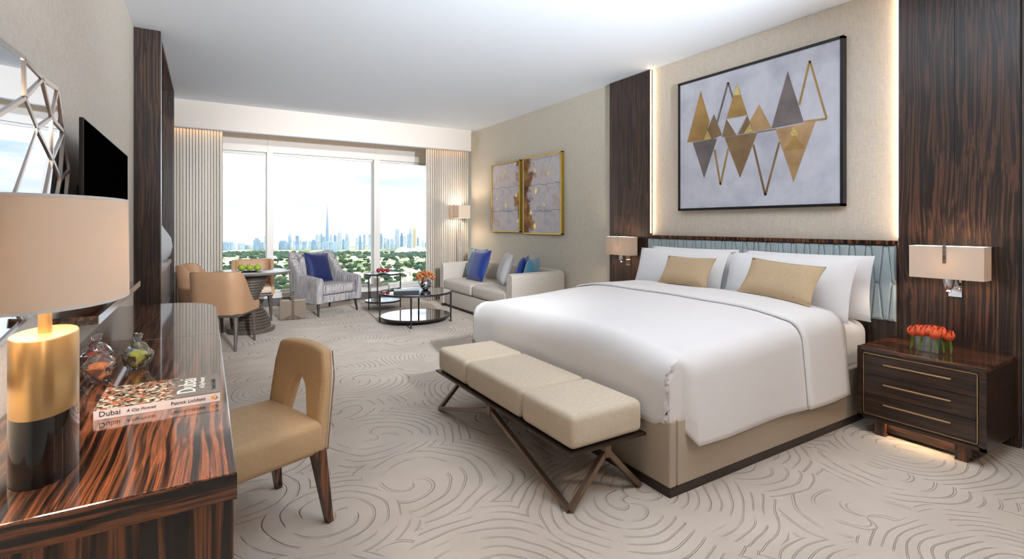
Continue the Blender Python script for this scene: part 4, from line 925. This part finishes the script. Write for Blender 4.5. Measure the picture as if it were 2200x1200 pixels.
# local: front -Y, width X
obj('seat', B().box(-0.225, 0.225, -0.26, 0.205, 0.315, 0.465, 0.035, 4), M_tan_cl, dc, smooth=True)
def back_xy(u, v):       # u -1..1 across, v 0..1 up ; returns half width and y at that height
    hw = 0.225-0.010*v-0.035*max(0, v-0.75)/0.25*abs(u)**3
    return (u*hw, 0.185+0.05*v+0.02*(1-u*u), 0.33+0.445*v-0.018*u*u*v)
def chair_back():
    b = B(); nu, nv = 20, 25; th = 0.062
    def hw(v):           # half width of the keyhole at height v
        q = max(0.20, min(0.64, v)); k = 0.46-0.26*(q-0.20)/0.44
        return k*(0.35+0.65*sqrt(max(0.0, 1-(max(0.0, q-0.52)/0.12)**2)))
    front, bk_ = {}, {}
    def P_(t_, v, s):
        u = t_/0.4*hw(v) if abs(t_) <= 0.4 else (1 if t_ > 0 else -1)*(hw(v)+(1-hw(v))*(abs(t_)-0.4)/0.6)
        x, y, z = back_xy(u, v); ed = min(1, min(1-abs(u), 1.02-v)*9+0.35); return (x, y+s*th/2*sqrt(max(0.1, ed)), z)
    us = [-1+2*i/nu for i in range(nu+1)]; vs_ = [j/nv for j in range(nv+1)]
    for s, dct in ((-1, front), (1, bk_)):
        for i, u in enumerate(us):
            for j, v in enumerate(vs_): dct[i, j] = b.bm.verts.new(P_(u, v, s))
    cell = {(i, j): not (abs((us[i]+us[i+1])/2) < 0.4 and 0.20 <= (vs_[j]+vs_[j+1])/2 <= 0.64) for i in range(nu) for j in range(nv)}
    for (i, j), ok in cell.items():
        if not ok: continue
        q = [(i, j), (i+1, j), (i+1, j+1), (i, j+1)]
        b.bm.faces.new([front[k] for k in q]); b.bm.faces.new([bk_[k] for k in q[::-1]])
        for (di, dj), (a, c) in (((0, -1), (q[0], q[1])), ((1, 0), (q[1], q[2])), ((0, 1), (q[2], q[3])), ((-1, 0), (q[3], q[0]))):
            if not cell.get((i+di, j+dj), False): b.bm.faces.new((front[c], front[a], bk_[a], bk_[c]))
    bmesh.ops.delete(b.bm, geom=[v for v in b.bm.verts if not v.link_faces], context='VERTS')
    return b
cbk = obj('backrest', chair_back(), M_tan_cl, dc, smooth=True)
md = cbk.modifiers.new('smooth', 'SUBSURF'); md.levels = 1; md.render_levels = 2
for s in (-1, 1):
    pts = []
    for j in range(15):
        x, y, z = back_xy(s*0.985, j/14*0.99); pts.append((x, y+0.028, z))
    obj('seam_piping', B().tube(pts, 0.003, 5), mat('tweed_seam', (140, 112, 84), 0.9), dc, smooth=True)
    obj('leg', B().tube([(s*0.195, -0.215, 0.32), (s*0.195, -0.225, 0.0)], [0.024, 0.014], 4, sq=True), M_wood_v, dc)
    obj('leg', B().tube([(s*0.195, 0.180, 0.335), (s*0.215, 0.225, 0.0)], [0.027, 0.014], 4, sq=True), M_wood_v, dc)
# ================================================================== OUTSIDE
GZ = -98.7
M_ground = bpy.data.materials.new('parkland'); M_ground.use_nodes = True
t = M_ground.node_tree; b_ = t.nodes['Principled BSDF']; b_.inputs['Roughness'].default_value = 1.0; b_.inputs['Specular IOR Level'].default_value = 0.0
co = nd(t, 'ShaderNodeTexCoord'); mp_ = nd(t, 'ShaderNodeMapping'); mp_.inputs['Scale'].default_value = (0.010, 0.022, 1); n_ = nd(t, 'ShaderNodeTexNoise', Scale=1.0, Detail=6.0)
r_ = ramp(t, [(0.36, lin((112, 138, 100))), (0.47, lin((150, 168, 120))), (0.53, lin((214, 206, 178))), (0.66, lin((232, 226, 214)))])
t.links.new(co.outputs['Object'], mp_.inputs[0]); t.links.new(mp_.outputs[0], n_.inputs['Vector']); t.links.new(n_.outputs[0], r_.inputs[0]); t.links.new(r_.outputs[0], b_.inputs['Base Color'])
obj('ground', B().box(-1500, 3500, 300, 2400, GZ-1, GZ), M_ground, kind='structure')
# towers: zoom px (x0, x1, ytop) of the photo's skyline, kind
TW = [(40, 78, 1012, 'f'), (85, 148, 1010, 's'), (198, 252, 1028, 'f'), (255, 285, 1045, 'f'), (288, 335, 1040, 's'), (352, 402, 975, 's'), (405, 448, 1018, 'f'), (452, 470, 955, 'f'),
      (535, 560, 992, 'f'), (548, 588, 872, 'o'), (595, 680, 1000, 's'), (690, 718, 925, 'p'), (740, 760, 1005, 'f'), (765, 790, 952, 'f'), (800, 820, 965, 'p'), (830, 850, 1010, 'f'), (855, 875, 990, 'p'), (893, 915, 995, 'p'), (920, 960, 990, 's'), (965, 1005, 940, 'f'), (1005, 1030, 935, 's'), (1030, 1060, 960, 'f'), (1098, 1130, 938, 's'), (1140, 1168, 942, 'r'), (1178, 1220, 885, 'p'), (1222, 1250, 985, 's'), (1255, 1290, 935, 's'), (1360, 1382, 970, 'f'), (1390, 1412, 932, 'p'), (1412, 1430, 1015, 'f'), (1432, 1456, 935, 'r'), (1488, 1510, 938, 'f'),
      (1583, 1595, 965, 'f'), (1598, 1622, 930, 's'), (1635, 1670, 975, 'f'), (1672, 1690, 965, 'p'), (1700, 1735, 985, 'f'), (1748, 1788, 885, 'f'), (1800, 1828, 925, 's'), (1832, 1862, 958, 'f'), (1870, 1888, 930, 'r'), (1888, 1918, 868, 'o2'), (1925, 1957, 845, 'g'), (1965, 1985, 965, 'r'), (2005, 2040, 995, 's'), (2045, 2065, 1020, 'f'), (1040, 1175, 1012, 'l'), (1765, 1900, 1062, 'w'), (1905, 2060, 1055, 'w')]
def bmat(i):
    cols = ((146, 172, 198), (164, 186, 206), (178, 194, 208), (132, 160, 192), (188, 200, 210))  # pale blues put the distance haze into the facade base colour
    nm = 'tower_haze_%d' % (i % 5)
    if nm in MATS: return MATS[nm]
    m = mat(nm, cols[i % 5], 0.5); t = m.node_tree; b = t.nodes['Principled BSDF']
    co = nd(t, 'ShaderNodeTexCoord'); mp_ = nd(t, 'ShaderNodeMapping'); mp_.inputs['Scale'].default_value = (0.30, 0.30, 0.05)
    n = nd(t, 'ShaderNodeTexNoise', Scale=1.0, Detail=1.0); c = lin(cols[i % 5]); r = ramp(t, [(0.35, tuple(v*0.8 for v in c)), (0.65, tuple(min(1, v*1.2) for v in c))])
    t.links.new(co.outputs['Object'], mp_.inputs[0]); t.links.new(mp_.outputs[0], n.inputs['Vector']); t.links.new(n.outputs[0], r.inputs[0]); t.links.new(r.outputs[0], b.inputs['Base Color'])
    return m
def sq(b, cx, h0, h1, w0, w1, n=4, rot=pi/4):
    k = sqrt(2) if n == 4 else 1.0
    return b.rings([[(w_/2*k*cos(2*pi*i/n+rot), w_/2*k*sin(2*pi*i/n+rot), h_) for i in range(n)] for h_, w_ in ((h0, w0), (h1, max(w1, 0.05)))])
M_goldt = mat('tower_gold', (206, 194, 168), 0.5); M_whitet = mat('tower_white', (222, 224, 228), 0.6)
M_spire_haze = mat('spire_haze', (148, 172, 196), 0.4)  # spire's pale blue also has the haze mixed into its colour
def zone(x):
    return ('in the left pane' if x < 500 else 'left of the spire' if x < 1050 else 'between spire and right mullion' if x < 1560 else 'in the right pane')
ORD = ['first', 'second', 'third', 'fourth', 'fifth', 'sixth', 'seventh', 'eighth', 'ninth', 'tenth', 'eleventh', 'twelfth', 'thirteenth', 'fourteenth', 'fifteenth']
ords = {}
for x0, x1, yt, kd in sorted(TW):
    q = ords.setdefault((zone(x0), kd), []); q.append(x0)
for i, (x0, x1, yt, kd) in enumerate(TW):
    D = 1840 if kd in 'wl' else 1950+(i*37) % 160
    pxl, pxr, py = 470+x0/4.615, 470+x1/4.615, 300+yt/4.615
    cx, cy, ztop = onFar((pxl+pxr)/2, py, D); wdt = (pxr-pxl)/F*D*0.9; h_ = ztop-GZ
    b = B(); zn = zone(x0)
    if kd == 'f': sq(b, 0, 0, h_, wdt, wdt); lb = 'pale blue flat-topped skyline tower '+zn
    elif kd == 's': sq(b, 0, 0, h_*0.82, wdt, wdt); sq(b, 0, h_*0.82, h_, wdt*0.6, wdt*0.55); lb = 'pale blue stepped skyline tower '+zn
    elif kd == 'p': sq(b, 0, 0, h_*0.78, wdt, wdt*0.9); sq(b, 0, h_*0.78, h_*0.9, wdt*0.7, wdt*0.4); sq(b, 0, h_*0.9, h_, wdt*0.3, 0.2); lb = 'pale blue pointed skyline tower '+zn
    elif kd == 'r': sq(b, 0, 0, h_*0.93, wdt, wdt, 12, 0); sq(b, 0, h_*0.93, h_, wdt*0.9, wdt*0.3, 12, 0); lb = 'pale blue round-topped skyline tower '+zn
    elif kd == 'o':
        for q0, q1, ww in ((0, 0.55, 1), (0.55, 0.8, 0.85), (0.8, 0.93, 0.62)): sq(b, 0, h_*q0, h_*q1, wdt*ww, wdt*ww)
        sq(b, 0, h_*0.93, h_, wdt*0.5, wdt*0.62, 8, 0); lb = 'tall white skyline tower with flared crown beside the left mullion'
    elif kd == 'o2': sq(b, 0, 0, h_*0.75, wdt, wdt, 12, 0); sq(b, 0, h_*0.75, h_*0.9, wdt, wdt*0.5, 12, 0); sq(b, 0, h_*0.9, h_, wdt*0.4, 0.2, 12, 0); lb = 'blue bullet-shaped skyline tower in the right pane'
    elif kd == 'g': sq(b, 0, 0, h_*0.82, wdt, wdt); sq(b, 0, h_*0.82, h_, wdt*0.9, 0.2); lb = 'tall golden pyramid-topped skyline tower in the right pane'
    elif kd == 'l': sq(b, 0, 0, h_, wdt, wdt*0.96); lb = 'broad blue mid-rise block at the foot of the spire'
    else: sq(b, 0, 0, h_*0.7, wdt, wdt*0.9); sq(b, 0, h_*0.7, h_, wdt*0.45, wdt*0.4); lb = ('white low palace-like block at the foot of the golden tower' if x0 > 1900 else 'white low block left of the palace-like one in the right pane')
    q = ords[(zn, kd)]
    if kd in 'fspr' and len(q) > 1: lb = lb.replace('skyline tower', 'tower').replace('pale blue', ORD[q.index(x0)]+' pale blue')+', counting from the left'
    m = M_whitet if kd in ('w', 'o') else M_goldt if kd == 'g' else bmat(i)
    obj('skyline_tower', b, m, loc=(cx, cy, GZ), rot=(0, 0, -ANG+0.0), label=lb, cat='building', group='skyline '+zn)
# the tall spire
cx, cy, ztop = onFar(470+1076/4.615, 300+608/4.615, 2120); Hs = ztop-GZ; b = B()
sw = 34/4.615/F*2120
for q0, q1, w0, w1 in ((0, 0.25, 1.0, 0.95), (0.25, 0.42, 0.82, 0.78), (0.42, 0.55, 0.66, 0.6), (0.55, 0.66, 0.5, 0.42), (0.66, 0.78, 0.34, 0.26), (0.78, 0.88, 0.18, 0.12), (0.88, 1.0, 0.08, 0.02)): sq(b, 0, Hs*q0, Hs*q1, sw*w0, sw*w1, 9, 0)
obj('spire_tower', b, M_spire_haze, loc=(cx, cy, GZ), label='very tall tapering spire tower in the middle of the skyline', cat='building')
# low white houses among the trees, trees
M_villa = mat('villa_white', (226, 218, 208), 0.8)
vb = B(); vb.box(-9, 9, -6, 6, 0, 6).box(-5, 6, -4, 5, 6, 9)
villa0 = obj('villa', vb, M_villa, loc=(0, 0, 0), label='small white villa among the trees far below the window', cat='house', group='villas in the parkland')
placed = []
def free(p, d):
    if any((p[0]-q[0])**2+(p[1]-q[1])**2 < (d+q[2])**2 for q in placed): return False
    placed.append((p[0], p[1], d)); return True
i = 0
for k in range(600):
    if i >= 70: break
    xx = random.uniform(480, 915); yy_ = 556+random.random()**1.3*62
    D = F*100.03/(yy_-HY); p = onFar(xx, yy_, D); s = random.uniform(0.6, 1.2)
    if not free(p, 11*s): continue
    o = villa0 if i == 0 else villa0.copy()
    if i: COL.objects.link(o)
    o.location = (p[0], p[1], GZ); o.rotation_euler = (0, 0, random.uniform(0, 3)); o.scale = (s, s, s); i += 1
M_tree = [mat('tree_%d' % i, c, 0.9, bump=(0.5, 0.8, 1.5), var=(0.35, 0.3)) for i, c in enumerate(((62, 84, 60), (80, 100, 66), (52, 76, 60)))]
def tree_mesh(sd, mm):
    random.seed(sd); b = B()
    for k in range(6): b.blob((random.uniform(-5, 5), random.uniform(-5, 5), random.uniform(5, 9)), random.uniform(3.2, 5.0), 2, 1, 1, 0.85, 0.12)
    b.tube([(0, 0, 0), (0, 0, 6)], [0.7, 0.5], 6)
    me = bpy.data.meshes.new('tree'); b.bm.to_mesh(me); b.bm.free(); me.materials.append(mm); return me
tms = [tree_mesh(k, M_tree[k % 3]) for k in range(6)]
random.seed(11)
TL = 'leafy green tree in the parkland below the window'
i = 0
for k in range(4000):
    if i >= 300: break
    yy_ = 556+78*random.random()**0.75; xx = random.uniform(476, 920)
    D = F*100.03/(yy_-HY); p = onFar(xx, yy_, D); s = random.uniform(0.6, 1.25)
    if not free(p, 9.0*s): continue
    o = bpy.data.objects.new('parkland_tree', random.choice(tms)); COL.objects.link(o); i += 1
    o.location = (p[0], p[1], GZ); o.scale = (s, s, s*random.uniform(0.8, 1.1)); o.rotation_euler = (0, 0, random.uniform(0, 6))
    setp(o, TL, 'tree', 'parkland trees')
# farther tree belts: too many to count
vb_, fb_ = [], []
for i in range(1500):
    yy_ = 543.2+random.random()*11.3; xx = random.uniform(476, 920)
    if 0.5+0.5*sin(xx*0.03+yy_*0.55) < random.random()*0.8: continue
    D = F*100.03/(yy_-HY); p = onFar(xx, yy_, D); r = random.uniform(4, 8.5); n0 = len(vb_)
    for (z, k) in ((0, 0.8), (0.55, 1.0), (1.1, 0.55)):
        for q in range(6): vb_.append((p[0]+r*k*cos(q*pi/3+z), p[1]+r*k*sin(q*pi/3+z), GZ+r*z))
    for lv in range(2):
        for q in range(6):
            a, c = n0+lv*6+q, n0+lv*6+(q+1) % 6; fb_.append((a, c, c+6, a+6))
    fb_.append(tuple(n0+12+q for q in range(6)))
me = bpy.data.meshes.new('tree_belt'); me.from_pydata(vb_, [], fb_); me.materials.append(mat('far_trees', (86, 108, 92), 1.0, var=(0.05, 0.25)))
o = bpy.data.objects.new('tree_belt', me); COL.objects.link(o); setp(o, 'distant belts of green trees below the skyline', 'trees', kind='stuff')
